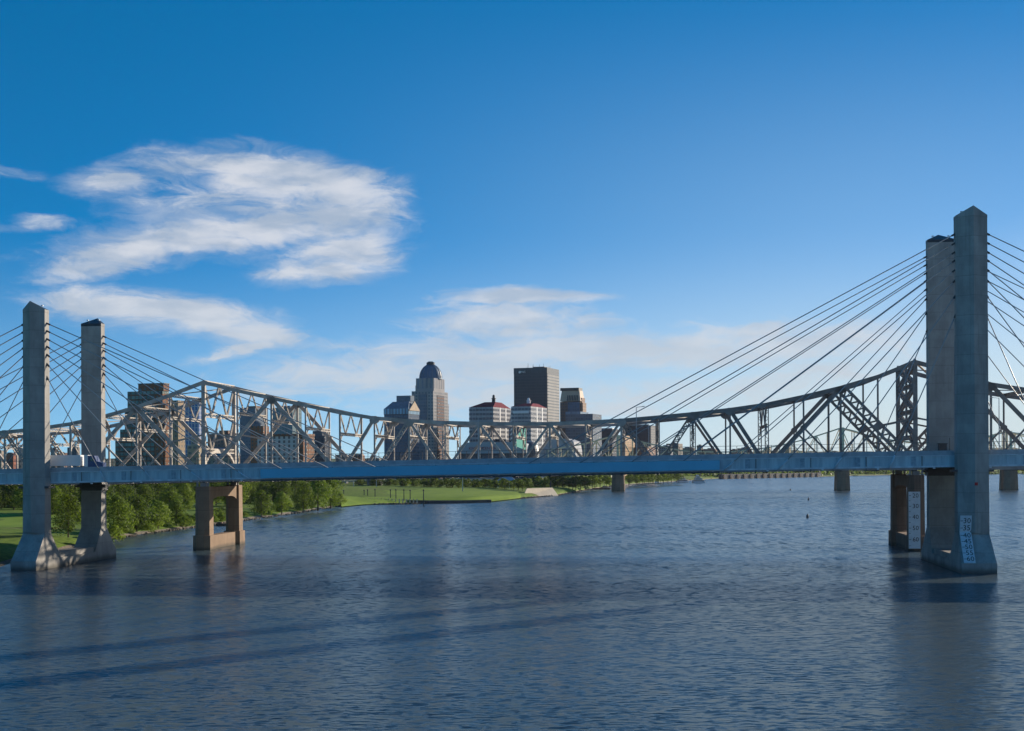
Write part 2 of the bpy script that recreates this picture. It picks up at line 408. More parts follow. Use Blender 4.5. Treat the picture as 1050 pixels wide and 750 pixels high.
def land_mat():
    m, N, b = base_mat('bank_ground')
    pos = N.n('ShaderNodeNewGeometry').outputs['Position']
    n1 = N.noise(pos, 0.03, 6.0, 0.6); n2 = N.noise(pos, 0.5, 4.0, 0.6)
    g = N.mix(N.ramp(n2, .35, .65), (0.08, 0.14, 0.02), (0.17, 0.25, 0.035))
    g = N.mix(N.m('MULTIPLY', N.ramp(n1, .55, .7), 0.6), g, (0.17, 0.14, 0.09))
    setin(N, b, 'Base Color', g); setin(N, b, 'Roughness', 0.9); setin(N, b, 'Specular IOR Level', 0.1)
    return m
M['land'] = land_mat()
M['lawn'] = plain('mown_lawn', (0.22, 0.32, 0.04), (0.16, 0.25, 0.035), scale=0.06, rough=0.9, spec=0.1)
M['pavement'] = plain('city_pavement', (0.16, 0.155, 0.15), (0.10, 0.10, 0.10), scale=0.05, rough=0.9)
M['hills'] = plain('wooded_hill_green', (0.05, 0.08, 0.035), (0.03, 0.05, 0.02), scale=0.01, rough=0.95, spec=0.05)

# ------------------------------------------------------------------ the river, the banks, the hills
mb = MB()
xs = [-7400, -4000, -1500, -500, 0, 500, 1500, 4000, 7400]; ys = [-480, 60, 300, 700, 1500, 3000, 6000, 10700]
for i in range(len(xs) - 1):
    for j in range(len(ys) - 1):
        mb.poly([(xs[i], ys[j], 0), (xs[i + 1], ys[j], 0), (xs[i + 1], ys[j + 1], 0), (xs[i], ys[j + 1], 0)])
o = mb.build('river', M['water']); o['kind'] = 'structure'

shore_px = [(0, 582, -1, 0), (60, 566, -1, 0), (118, 553, -1, .05), (160, 546, -1, .1), (200, 541, -1, .12), (250, 534, -1, .15), (300, 527, -1, .2), (345, 519.5, -1, .35),
            (362, 517.5, -.75, .7), (395, 517.2, -.55, .85), (427, 516.6, -.35, .95), (433, 514.4, -.3, .95), (470, 514.6, -.25, 1), (505, 513.6, -.2, 1), (540, 510.6, -.12, 1), (572, 508, -.05, 1),
            (585, 505.5, -.02, 1), (600, 502.5, 0, 1), (640, 497, 0, 1), (690, 494, 0, 1), (735, 491, 0, 1), (840, 489, 0, 1), (930, 486.8, 0, 1), (1050, 486.2, 0, 1)]
shore = [(Vector((-150, -500, 0)), Vector((-1, 0, 0))), (Vector((-141, 0, 0)), Vector((-1, 0, 0))), (Vector((-138, 220, 0)), Vector((-1, 0, 0)))]
for px, py, dx, dy in shore_px:
    shore.append((gnd(px, py), Vector((dx, dy, 0)).normalized()))
shore += [(Vector((2200, 2950, 0)), Vector((.2, 1, 0)).normalized()), (Vector((5500, 2600, 0)), Vector((.1, 1, 0)).normalized())]
# subdivide the shoreline with a little roughness
sub = []
for (a, da), (b, db) in zip(shore, shore[1:]):
    k = max(1, min(12, int((b - a).length / 12)))
    for i in range(k):
        t = i / k; p = a.lerp(b, t); j = min(1.6, (b - a).length * .04) * (1 if i else 0)
        sub.append((p + Vector((random.uniform(-j, j), random.uniform(-j, j), 0)), da.lerp(db, t).normalized()))
sub.append(shore[-1])
OFF = [(-3, -1.5), (0, -0.1), (2.5, .7), (6, 1.7), (14, 2.6), (40, 3.6), (110, 5.5), (260, 8.0), (900, 11), (2500, 16), (4500, 22)]
def land_z(d):
    for (a, za), (b, zb) in zip(OFF, OFF[1:]):
        if d <= b: return za + (zb - za) * (d - a) / (b - a)
    return OFF[-1][1]
grid = [[p + d * off + Vector((0, 0, z + (random.uniform(-.3, .3) if 0 < off < 50 else 0))) for off, z in OFF] for p, d in sub]
lm, rm = MB(), MB()
for A, B in zip(grid, grid[1:]):
    for k in range(len(OFF) - 1):
        (rm if k < 2 else lm).poly([A[k], B[k], B[k + 1], A[k + 1]])
o = lm.build('ground', M['land'], smooth=True); o['kind'] = 'structure'
o = rm.build('riverbank', M['rubble'], smooth=True); o['kind'] = 'structure'
# mown lawn of the waterfront park
mb = MB()
lawn_near = [gnd(349, 516.6, 1.9), gnd(372, 514.6, 1.9), gnd(430, 512.9, 1.9), gnd(470, 512.9, 1.9), gnd(505, 512, 1.9), gnd(534, 509, 1.9)]
lawn_far = [gnd(330, 500.5, 6), gnd(362, 500.2, 6), gnd(410, 500.6, 6), gnd(452, 501.4, 6), gnd(490, 503.4, 5.4), gnd(530, 506, 4)]
for i in range(5):
    for t0, t1 in ((-.045, 0), (0, .25), (.25, .5), (.5, .75), (.75, 1)):
        q = lambda k, t: lawn_near[k].lerp(lawn_far[k], t) + Vector((0, 0, 1.0 + .5 * math.sin(3.14 * t) if t >= 0 else -1.2))
        mb.poly([q(i, t0), q(i + 1, t0), q(i + 1, t1), q(i, t1)])
o = mb.build('lawn', M['lawn'], smooth=True); o['kind'] = 'structure'
mb = MB()
for a, b in (((0, 536), (26, 535)),):
    mb.poly([gnd(-30, 541, 3.6), gnd(60, 541, 3.6), gnd(70, 527, 5.2), gnd(-40, 527, 5.2)])
o = mb.build('park_lawn', M['lawn']); o['kind'] = 'structure'
# low dark seawall along the lawn
mb = MB()
wall_pts = [gnd(356, 512.6, 1.5), gnd(400, 513.6, 1.5), gnd(440, 514.2, 1.5), gnd(470, 514.2, 1.2), gnd(504, 513.4, 1.2)]
for a, b in zip(wall_pts, wall_pts[1:]):
    mb.obox(a + Vector((0, -7, -2.5)), b - a, Vector((0, 2.5, 0)), (0, 0, 3.25))
o = lone('seawall', mb, M['steel_dark'], 'low dark seawall between the mown lawn and the river', 'wall', wall_pts[0])
# far hills, in two ranges
def ridge(name, Z, pts, base=0.0, thick=900):
    mb = MB(); rows = []
    dense = []
    for (xa, ya), (xb, yb) in zip(pts, pts[1:]):
        k = 10
        for i in range(k): dense.append((xa + (xb - xa) * i / k, ya + (yb - ya) * i / k))
    dense.append(pts[-1])
    for px, py in dense:
        t = unp(px, py, Z); hz = max(2.0, t.z) * random.uniform(.93, 1.05)
        rows.append([Vector((t.x, Z - thick * .5, base)), Vector((t.x, Z - thick * .25, hz * .6)), Vector((t.x, Z, hz)), Vector((t.x * 1.1, Z + thick, base))])
    for A, B in zip(rows, rows[1:]):
        for k in range(3): mb.poly([A[k], B[k], B[k + 1], A[k + 1]])
    o = mb.build(name, M['hills'], smooth=True); o['kind'] = 'structure'
ridge('hills', 8200, [(-500, 468), (0, 470), (500, 470), (660, 468), (740, 465), (790, 461.5), (850, 463), (910, 463), (960, 461), (1010, 459.5), (1060, 460), (1300, 463), (1700, 468)], thick=1600)
ridge('hills', 4200, [(600, 481), (760, 480), (860, 477.5), (930, 476), (1000, 473.5), (1060, 474), (1400, 472), (2200, 474)], base=0.0, thick=700)

# ------------------------------------------------------------------ the cable-stayed bridge
PSI = R(6.2)
E = Vector((math.cos(PSI), -math.sin(PSI), 0)); NV = Vector((math.sin(PSI), math.cos(PSI), 0)); UP = Vector((0, 0, 1))
SPAN = 229.0; W = 35.5
sl, sr = slope(37.6, 470), slope(996.2, 462)
ZR = (SPAN * math.cos(PSI) + sl * SPAN * math.sin(PSI)) / (sr - sl)
# X_R - X_L = sr*ZR - sl*(ZR + SPAN sin) = SPAN cos
ZL = ZR + SPAN * math.sin(PSI)
A0 = Vector((sl * ZL, ZL, 0))
def L(s, n, z): return A0 + E * s + NV * n + UP * z
def s_at(px, n=0.0, py=470):
    """distance along the bridge that the photo shows at pixel column px"""
    k = slope(px, py); o = A0 + NV * n
    return (k * o.y - o.x) / (E.x - k * E.y)
def dz(s): return 25.35 + 0.0173 * s - 0.0000165 * s * s     # top of the deck barrier
S0, S1 = -75.0, SPAN + 70.0
CB = thing('cable_stayed_bridge', 'pale concrete cable-stayed bridge with blue-grey deck and paired towers crossing in front', 'bridge', A0)

def stations(a, b, step):
    k = max(1, int(round((b - a) / step))); return [a + (b - a) * i / k for i in range(k + 1)]
def ribbon(mb, n0, n1, zt, zb, a=S0, b=S1, step=12.0, m=0):
    """a long box following the deck's curve, from zt to zb below the barrier top"""
    st = stations(a, b, step)
    rings = [[L(s, n0, dz(s) + zb), L(s, n1, dz(s) + zb), L(s, n1, dz(s) + zt), L(s, n0, dz(s) + zt)] for s in st]
    return mb.loft(rings, m)
GN = 1.75   # outer face of the near girder
for n0, n1 in ((GN, GN + .5), (W - GN - .5, W - GN)):
    ribbon(MB(), n0, n1, 0.0, -1.05).build('barrier', M['barrier'], CB)
for sgn, nf in ((1, GN), (-1, W - GN)):
    g = MB()
    ribbon(g, nf + sgn * .12, nf + sgn * .55, -1.3, -3.55)                # web
    ribbon(g, nf - sgn * .12, nf + sgn * .9, -1.06, -1.3)                 # top flange
    fl = MB(); ribbon(fl, nf - sgn * .3, nf + sgn * .9, -3.56, -3.95); ribbon(fl, nf - sgn * .16, nf - sgn * .03, -1.07, -1.28); fl.build('girder_flange', M['flange'], CB)
    for s in stations(S0, S1, 4.4):
        z = dz(s); g.obox(L(s, nf - sgn * .02, z - 3.55), E * .12, NV * sgn * .2, UP * 2.24)
    go = g.build('edge_girder', M['girder'], CB)
ribbon(MB(), GN + .56, W - GN - .56, -0.75, -1.04).build('roadway', M['asphalt'], CB)
for s in stations(S0, S1, 8.8):
    MBx = MB(); MBx.obox(L(s, GN + .95, dz(s) - 3.2), E * .5, NV * (W - 2 * GN - 1.9), UP * 2.1); MBx.build('floor_beam', M['steel_dark'], CB)
for k, s in enumerate(stations(S0 + 6, S1 - 6, 13.0)):
    z = dz(s); m = MB(); m.obox(L(s, GN - .02, z - 3.5), E * 1.1, NV * .13, UP * 2.15); m.build('splice_plate', M['splice'], CB)
    m = MB(); m.obox(L(s + 5, GN - .55, z - 4.2), E * .5, NV * .3, UP * .25); m.build('deck_light', M['white'], CB)
    m = MB(); m.tube(L(s + 2.5, GN - .2, z - 1.2), L(s + 2.5, GN - .2, z - 4.6), .09, 6); m.build('drain_pipe', M['steel_dark'], CB)
# pedestrian fence along the far edge
fm = MB(); st = stations(S0, S1, 3.0)
for a, b in zip(st, st[1:]):
    for h in (2.3, 1.35):
        fm.bar(L(a, W - GN + .9, dz(a) + h), L(b, W - GN + .9, dz(b) + h), .10 if h > 2 else .06, .10, NV)
for s in st: fm.bar(L(s, W - GN + .9, dz(s) - .8), L(s, W - GN + .9, dz(s) + 2.3), .12, .12, NV)
fm.build('pedestrian_fence', M['steel_dark'], CB)
# blue sheeting on the near girder
bs = MB(); a, b = s_at(267, .3, 481), s_at(738, .3, 474)
ribbon(bs, .25, .6, -1.45, -3.75, a, b, 10.0)
o = bs.build('side_sheeting', M['blue_sheet'], CB); o['label'] = 'bright blue sheeting hung along the middle of the near girder'
us = MB(); ribbon(us, .3, GN + 1.2, -4.1, -4.5, a, b, 10.0); us.build('work_platform', M['steel_dark'], CB)

def pylon(s, n, out, a, ztop, gauge=None):
    """out = +1: the pointed face looks away along +n, -1: towards the camera"""
    def ring(z, a_, b_, nose):
        pts = [(-a_ / 2, -b_ / 2), (a_ / 2, -b_ / 2), (a_ / 2, b_ / 2), (0, b_ / 2 + nose), (-a_ / 2, b_ / 2)]
        return [L(s + p, n + out * q, z) for p, q in pts]
    def foot(z, e=0.0):
        f, bk, hw = 1.9 + 5.7 + e, -(1.9 + 5.0 + e), a / 2 + .35 + e * .5
        return [L(s + p, n + out * q, z) for p, q in ((-hw, bk), (hw, bk), (hw, f), (0, f), (-hw, f))]
    m = MB(); m.loft([foot(2.4), ring(8.8, a, 3.8, .6), ring(9.2, a, 3.8, 1.2), ring(22, a, 3.2, 2.2), ring(ztop, a, 2.5, 2.2)])
    p = m.build('pylon', M['pylon'], CB)
    r = ring(ztop + .02, a + .04, 2.54, 2.22); c = MB()
    r0 = [q - UP * .7 for q in ring(ztop, a + .06, 2.56, 2.22)]
    apex = L(s, n + out * (1.25 + 2.1), ztop + 1.95)
    c.poly([r0[0], r0[1], r[1], r[0]])
    for i in range(5): c.poly([r[i], r[(i + 1) % 5], apex], 1 if i in (2, 3) else 0)
    for i in (1, 2, 3, 4): c.poly([r0[i], r0[(i + 1) % 5], r[(i + 1) % 5], r[i]], 1)
    c.build('pylon_cap', [M['cap'], M['pylon']], p)
    lm_ = MB()
    for q in (-.28, .28): 
        o_ = L(s + a * q - .25, n + out * .1, ztop + .95); lm_.obox(o_, E * .5, NV * .4, UP * .3)
    lm_.build('cap_lamp', M['white'], p)
    # maintenance platform under the deck
    pl = MB(); z = dz(s) - 5.1
    pl.obox(L(s - a / 2 - 1.1, n - 1.9, z), E * 1.1, NV * 3.8, UP * .5); pl.obox(L(s + a / 2, n - 1.9, z), E * 1.1, NV * 3.8, UP * .5)
    pl.build('access_platform', M['steel_dark'], p)
    return p
PW = {0: (5.75, 65.2), 1: (7.15, 83.3)}
TOWER = []
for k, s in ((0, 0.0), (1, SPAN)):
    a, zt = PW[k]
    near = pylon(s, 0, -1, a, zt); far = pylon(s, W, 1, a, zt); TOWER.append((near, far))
    fb = MB(); hw = a / 2 + .4
    fb.obox(L(s - hw, -7.75, -4), E * (2 * hw), NV * (W + 15.5), UP * 6.4)
    fb.obox(L(s - hw + .55, 6.6, 2.4), E * (2 * hw - 1.1), NV * (W - 13.2), UP * 1.3)
    fb.build('tower_base', M['pylon'], CB)
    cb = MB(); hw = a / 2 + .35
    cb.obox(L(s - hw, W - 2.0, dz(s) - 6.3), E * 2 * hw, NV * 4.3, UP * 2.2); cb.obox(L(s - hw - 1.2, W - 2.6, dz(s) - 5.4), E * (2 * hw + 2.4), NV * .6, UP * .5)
    cb.build('pylon_shade_band', M['steel_dark'], CB)  # dark boxes standing in for the deck's shadow on the far pylon
# red marker lamp and depth gauge on the near pylon of the right-hand tower
s = SPAN
rl = MB(); q = L(s_at(999, -3.2, 501), -3.75, 20.2); rl.obox(q, E * .7, NV * .5, UP * .7); rl.build('marker_lamp', M['red_lamp'], CB)
def gauge_strip(path, marks, width, ax, parent, board='gauge_board'):
    """a board along a list of (point, up-direction) centre points"""
    g = MB(); nrm = None
    for p, q in zip(path, path[1:]):
        u = (q - p); out = ax.cross(u.normalized()).normalized()
        if out.y > 0: out = -out
        g.obox(p - ax * width / 2, ax * width, out * .12, u)
    b_ = g.build(board, M['gauge'], parent)
    t = MB()
    for i, (txt, f) in enumerate(marks):
        Lt = sum((q - p).length for p, q in zip(path, path[1:])); d = f * Lt
        for p, q in zip(path, path[1:]):
            if d <= (q - p).length: break
            d -= (q - p).length
        u = (q - p).normalized(); out = ax.cross(u).normalized(); out = -out if out.y > 0 else out
        c = p + u * d + out * .16
        if txt:
            tn = MB(); text_mesh(tn, txt, c - u * .55 + ax * .25 * width / 2.6, ax, u, 1.25, 0); tn.build('gauge_numeral', M['ink'], b_)
        w_ = .6 if txt else .45
        t.poly([c - ax * (width / 2 - .1) - u * .06, c - ax * (width / 2 - .1 - w_) - u * .06, c - ax * (width / 2 - .1 - w_) + u * .06, c - ax * (width / 2 - .1) + u * .06])
    t.build('gauge_ticks', M['ink'], b_)
a = PW[1][0]
fy = -(1.9)                                   # face of the shaft (left of the nose)
g_s = s_at(990.0, -2.5, 530) ; g_s2 = s_at(995.3, -8, 577)
path = [L(g_s2 - .1, -7.62, 2.42), L(g_s - .1, -2.62, 9.3), L(g_s, -3.12, 13.2)]
gauge_strip(path, [('60', .085), ('55', .215), ('50', .345), ('45', .47), ('40', .60), ('35', .765), ('30', .90)], 2.6, E, CB)
# stay cables
def fan(s, dirn, n, tops, first, step):
    a = PW[0 if s < 1 else 1][0]
    out = -1 if n < W / 2 else 1
    for k, zt in enumerate(tops):
        i = len(tops) - 1 - k
        sd_ = s + dirn * (first + step * i)
        p = L(s + dirn * a * .46, n + out * .1, zt); q = L(sd_, n - out * .95, dz(sd_) - 3.7)
        nq = n - out * .95
        c = MB(); c.tube(p, q, .125, 6); co = c.build('stay_cable', M['cable'], CB, smooth=True)
        d = (p - q).normalized(); b_ = MB(); b_.tube(q - d * .3, q + d * 3.0, .2, 6); b_.build('anchor_sleeve', M['bracket'], co, smooth=True)
        h = MB(); h.bar(p - d * -.3, p - d * 1.2, .42, .42, NV); h.build('cable_socket', M['steel_dark'], co)
topsL = [61.9, 60.0, 58.0, 56.1, 54.1, 51.8, 48.6]
topsR = [79.3, 77.2, 75.1, 73.2, 71.0, 68.6, 65.0, 60.6]
for n in (0.0, W):
    for dr in (-1, 1):
        fan(0.0, dr, n, topsL, 17.6, 12.3)
        fan(SPAN, dr, n, topsR, 18.6, 12.9)

# lamp posts on the deck
def lamp(px, n, h, arm):
    s = s_at(px, n, 465); z = dz(s) - .75
    t = thing('street_lamp', '', 'street lamp', L(s, n, z), 'lamps along the cable-stayed bridge')
    p = MB(); p.tube(L(s, n, z), L(s, n, z + h), .13, 6, .08); p.build('pole', M['galv'], t)
    q = MB(); q.bar(L(s, n, z + h - .1), L(s + arm * 1.8, n, z + h + .1), .1, .1, NV); q.build('arm', M['galv'], t)
    r = MB(); r.obox(L(s + arm * 1.7 - .35, n - .15, z + h), E * .7, NV * .3, UP * .18); r.build('lamp_head', M['galv'], t)
    return t
for px, h, lab in ((490.4, 11.0, 'thin pale lamp pole rising from the deck in front of the left red-roofed hotel'),
                   (652.7, 12.6, 'thin pale lamp pole on the deck in front of the dark box-shaped block'),
                   (1024.6, 13.0, 'slim lamp pole on the deck just right of the tall right-hand tower')):
    lamp(px, 2.9, h, -1 if px > 1000 else 1)['label'] = lab

q = s_at(966, 31, 458); z_ = dz(q) - .74
m = MB(); m.obox(L(q - .8, 30.5, z_), E * 1.9, NV * 1.6, UP * 2.6); m.obox(L(q - .95, 30.35, z_ + 2.6), E * 2.2, NV * 1.9, UP * .2); m.tube(L(q + 1.9, 31, z_), L(q + 1.9, 31, z_ + 4.2), .09, 6)
lone('utility_cabinet', m, M['steel_dark'], 'small dark cabinet on the deck before the far pylon of the tall tower', 'cabinet', L(q, 31, z_))
# articulated truck behind the left tower
sa, sb, sc_ = s_at(33, 5, 470), s_at(83.8, 5, 470), s_at(106.5, 5, 470)
zr = dz(50) - .75; zr = dz((sa + sc_) / 2) - .74
TR = thing('semi_truck', 'white box trailer pulled by a dark blue truck cab beside the left tower', 'truck', L(sa, 5, zr))
m = MB(); m.obox(L(sa, 4.2, zr + 1.15), E * (sb - sa), NV * 2.5, UP * 2.75); m.build('trailer', M['white'], TR)
m = MB(); m.obox(L(sb + .9, 4.25, zr + .9), E * 1.0, NV * 2.4, UP * 3.0); o = m.build('wind_deflector', M['white'], TR)
m = MB(); m.loft([[L(sb + 1.92, y, z) for y, z in ((4.25, zr + .8), (6.65, zr + .8), (6.65, zr + 3.75), (4.25, zr + 3.75))],
                  [L(sb + 3.6, y, z) for y, z in ((4.25, zr + .8), (6.65, zr + .8), (6.65, zr + 3.7), (4.25, zr + 3.7))],
                  [L(sb + 4.3, y, z) for y, z in ((4.25, zr + .8), (6.65, zr + .8), (6.65, zr + 2.2), (4.25, zr + 2.2))],
                  [L(sc_, y, z) for y, z in ((4.35, zr + .8), (6.55, zr + .8), (6.55, zr + 1.9), (4.35, zr + 1.9))]]); cabo = m.build('cab', M['blue_truck'], TR)
m = MB(); m.obox(L(sb + 2.5, 4.2, zr + 2.3), E * 1.0, NV * .04, UP * .8); m.build('side_window', M['glass_dark'], cabo)
for sx in (sa + 1.2, sa + 2.5, sb - .6, sb + 1.2, sb + 4.4):
    for ny in (4.3, 6.4):
        m = MB(); m.tube(L(sx, ny, zr + .5), L(sx, ny + .3, zr + .5), .5, 12); m.build('wheel', M['tyre'], TR)

# ------------------------------------------------------------------ the truss bridge behind
KP = 213.4; NB = 20; PAN = KP / NB; KW = 30.5
kl, kr = slope(209, 440), slope(938.7, 440)
KZR = (KP * math.cos(PSI) + kl * KP * math.sin(PSI)) / (kr - kl); KZL = KZR + KP * math.sin(PSI)
K0 = Vector((kl * KZL, KZL, 0))
def K(s, n, z): return K0 + E * s + NV * n + UP * z
def ks_at(px, n=0.0, py=440):
    k = slope(px, py); o = K0 + NV * n
    return (k * o.y - o.x) / (E.x - k * E.y)
topy = {-8: 447.5, -7: 446, -6: 443.5, -5: 440, -4: 435, -3: 427.5, -2: 417.8, -1: 405.5, 0: 392.3, 1: 400.8, 2: 408.5, 3: 415.8, 4: 423.3, 5: 429, 6: 431.8, 7: 433.6,
        8: 434.6, 9: 434.9, 10: 434.8, 11: 433.6, 12: 431.6, 13: 428.4, 14: 424.8, 15: 420.6, 16: 415.2, 17: 407.2, 18: 398, 19: 386.8, 20: 371.5, 21: 381.5, 22: 394.5,
        23: 400.5, 24: 406, 25: 411, 26: 415}
def kpx(i):
    p = K(i * PAN, 0, 30); return PX + F * p.x / p.y
KT = {i: unp(kpx(i), y, K(i * PAN, 0, 0).y).z for i, y in topy.items()}
def kb(i): return 20.6 + 2.9 * max(0, min(1, (i + 2) / 20.0)) - (0.25 if i < -2 else 0)      # underside of the deck
def kbz(i): return kb(i) + 1.3                                          # bottom chord centre
TB = thing('truss_bridge', 'old cream-painted steel cantilever truss bridge on brown piers behind the cable-stayed bridge', 'bridge', K0)
I0, I1 = -8, 26
def KM(i): return M['truss_shaded'] if i > 12 else M['truss']
def km_at(p): return KM((p - K0).dot(E) / PAN)
def node(i, top, n): return K(i * PAN, n, KT[i] if top else kbz(i))
for n in (0.0, KW):
    tcs = {k: MB() for k in ('truss', 'truss_shaded')}; bc = MB()
    for i in range(I0, I1):
        tcs['truss_shaded' if i > 11 else 'truss'].bar(node(i, 1, n), node(i + 1, 1, n), 1.25 if 10 < i < 24 else 1.1, .8, NV); bc.bar(node(i, 0, n), node(i + 1, 0, n), 1.1, .7, NV)
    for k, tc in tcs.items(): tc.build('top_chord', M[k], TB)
    bc.build('bottom_chord', M['truss'], TB)
    for i in range(I0, I1 + 1):
        p = MB()
        if i in (0, 20): p.bar(node(i, 0, n), node(i, 1, n), 1.15, 1.1, NV)
        elif i in (13, 14, 16, 7, 9): p.lattice(node(i, 0, n), node(i, 1, n), .95, .5, NV, .26, 1.0)
        else: p.bar(node(i, 0, n), node(i, 1, n), .48 if i % 2 else .6, .5, NV)
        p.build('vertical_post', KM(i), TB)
    def diag(a, b, w, lat=False):
        m = MB()
        if lat: m.lattice(a, b, w, .6, NV, .8 if w > 2 else .38, w * (.6 if w > 2 else .9), lace=.5 if w > 2 else .3)
        else: m.bar(a, b, w, .7, NV)
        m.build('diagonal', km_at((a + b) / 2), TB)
    def gus(c, r, name='gusset_plate'):
        m = MB(); pts = [(math.cos(t) * r * 1.25, math.sin(t) * r) for t in [k * 6.2832 / 8 + .39 for k in range(8)]]
        m.loft([[c + E * x - NV * .5 + UP * z for x, z in pts], [c + E * x + NV * .5 + UP * z for x, z in pts]]); m.build(name, km_at(c), TB)
    def half(i, j, k):   # mid-height of post j on the line top i - bottom k
        A, B = node(i, 1, n), node(k, 0, n); t = (j - i) / (k - i); return A.lerp(B, t)
    # two-panel heavy diagonals either side of the main posts, with sub-struts
    for ti, mi, bi in ((-2, -1, 0), (2, 1, 0), (-2, -3, -4), (2, 3, 4), (18, 19, 20), (18, 17, 16), (22, 21, 20), (22, 23, 24)):
        heavy = (ti, bi) in ((18, 20), (22, 20)) 
        diag(node(ti, 1, n), node(bi, 0, n), 2.25 if heavy else 1.15, heavy)
        c = half(ti, mi, bi); gus(c, .8 if not heavy else 1.1)
        m = MB(); m.bar(c, node(ti, 0, n), .5, .5, NV); m.build('sub_diagonal', km_at(c), TB)
        if bi in (0, 20):
            q = K(bi * PAN, n, c.z + (KT[bi] - c.z) * .12); m = MB(); m.bar(c, q, .5, .45, NV); m.build('sub_strut', km_at(c), TB)
        gus(node(ti, 1, n) - UP * .6, 1.2)
    for ti, bi, w, lat in ((5, 4, 1.0, 0), (6, 5, 1.0, 1), (6, 7, .75, 0), (8, 7, .8, 0), (8, 9, .7, 0), (10, 9, .7, 0), (10, 11, .8, 0), (12, 11, .75, 0), (12, 13, 1.3, 1),
                           (14, 13, 1.35, 1), (14, 15, .75, 0), (15, 16, 1.1, 0), (-5, -4, 1.0, 0), (-6, -5, .9, 1), (-6, -7, .75, 0), (-8, -7, .8, 0), (25, 24, 1.0, 0)):
        diag(node(ti, 1, n), node(bi, 0, n), w, bool(lat))
    for i in (5, 6, 14, 15, 12, -5, -6, 25): gus(node(i, 1, n) - UP * .5, 1.25)
    for i in (8, 10): gus(node(i, 1, n) - UP * .3, .9)
# sway frames and top laterals between the two trusses
for i in range(I0, I1 + 1):
    zt, zb = KT[i], kbz(i)
    road = zb + 7.2
    m = MB(); a, b = node(i, 1, 0), node(i, 1, KW)
    if i in (0, 20):
        levels = [road + 1.0]
        while levels[-1] < zt - 4: levels.append(levels[-1] + (zt - road) / (3.0 if i else 2.0))
        levels[-1] = zt
        for z in levels: m.lattice(K(i * PAN, 0, z), K(i * PAN, KW, z), 1.1, .6, E, .34, 1.3)
        for z0, z1 in zip(levels, levels[1:]):
            if i == 0:
                for q in range(2):
                    x0, x1 = KW * q / 2, KW * (q + 1) / 2; xm = (x0 + x1) / 2
                    m.lattice(K(0, x0, z1), K(0, xm, z0), .7, .4, E, .22, .8); m.lattice(K(0, xm, z0), K(0, x1, z1), .7, .4, E, .22, .8)
            else:
                m.lattice(K(i * PAN, 0, z0), K(i * PAN, KW, z1), 1.6, .6, E, .6, 1.6, lace=.4); m.lattice(K(i * PAN, KW, z0), K(i * PAN, 0, z1), 1.6, .6, E, .6, 1.6, lace=.4)
                for q in (.5,): m.bar(K(i * PAN, KW * q, z0), K(i * PAN, KW * q, z1), 1.3, .5, E)
        arch = []
        for k in range(13):
            t = k / 12; arch.append(K(i * PAN, KW * t, road + 1.0 - 4.6 * abs(2 * t - 1) ** 3))
        for p, q in zip(arch, arch[1:]): m.bar(p, q, .9, .7, E)
        m.build('portal_frame', KM(i), TB)
    else:
        m.lattice(a, b, .8, .5, E, .26, 1.0)
        low = zt - max(2.6, min(7.0, (zt - road) * .55)) if zt - road > 1.5 else zt - 2.4
        plain_bay = i in (15, 17, 18, 19, 21, 22, 23)
        if not plain_bay: m.lattice(K(i * PAN, 0, low), K(i * PAN, KW, low), .7, .45, E, .24, 1.0)
        k = 4
        for q in range(0 if plain_bay else k):
            x0, x1 = KW * q / k, KW * (q + 1) / k; up = q % 2 == 0
            m.lattice(K(i * PAN, x0, zt if up else low), K(i * PAN, x1, low if up else zt), .45, .3, E, .16, .7, lace=.1)
        if not plain_bay and (i % 2 == 0 or zt - road > 6):
            m.bar(K(i * PAN, 0, low - 2.6), K(i * PAN, 3.4, low), .35, .3, E); m.bar(K(i * PAN, KW, low - 2.6), K(i * PAN, KW - 3.4, low), .35, .3, E)
        m.build('sway_frame', KM(i), TB)
for i in range(I0, I1):
    m = MB(); a, b, c, d = node(i, 1, 0), node(i, 1, KW), node(i + 1, 1, 0), node(i + 1, 1, KW)
    m.lattice(a, d, .5, .3, UP, .2, .8); m.lattice(b, c, .5, .3, UP, .2, .8)
    m.build('top_lateral', KM(i), TB)
# deck, its edge beams and rails
m = MB(); m.loft([[K(i * PAN, -1.2, kb(i) + 1.5), K(i * PAN, KW + 1.2, kb(i) + 1.5), K(i * PAN, KW + 1.2, kb(i) + 2.3), K(i * PAN, -1.2, kb(i) + 2.3)] for i in range(I0 - 6, I1 + 1)]).build('deck', M['truss_deck'], TB)
for n in (-1.25, KW + .75):
    m = MB(); m.loft([[K(i * PAN, n, kb(i) - .1), K(i * PAN, n + .5, kb(i) - .1), K(i * PAN, n + .5, kb(i) + 1.45), K(i * PAN, n, kb(i) + 1.45)] for i in range(I0 - 6, I1 + 1)]).build('edge_beam', M['truss_deck'], TB)
for i in range(I0 - 4, I1):
    m = MB(); m.obox(K(i * PAN - .3, -.7, kb(i) - .4), E * .6, NV * (KW + 1.4), UP * 1.85); m.build('floor_beam', M['steel_dark'], TB)
for n in (-1.0, KW + .8):
    m = MB()
    for i in range((I0 - 4) * 4, I1 * 4):
        a, b = i / 4, (i + 1) / 4
        m.bar(K(a * PAN, n, kb(a) + 3.5), K(b * PAN, n, kb(b) + 3.5), .12, .1, NV); m.bar(K(a * PAN, n, kb(a) + 2.3), K(a * PAN, n, kb(a) + 3.5), .12, .12, NV)
    m.build('railing', M['truss_deck'], TB)
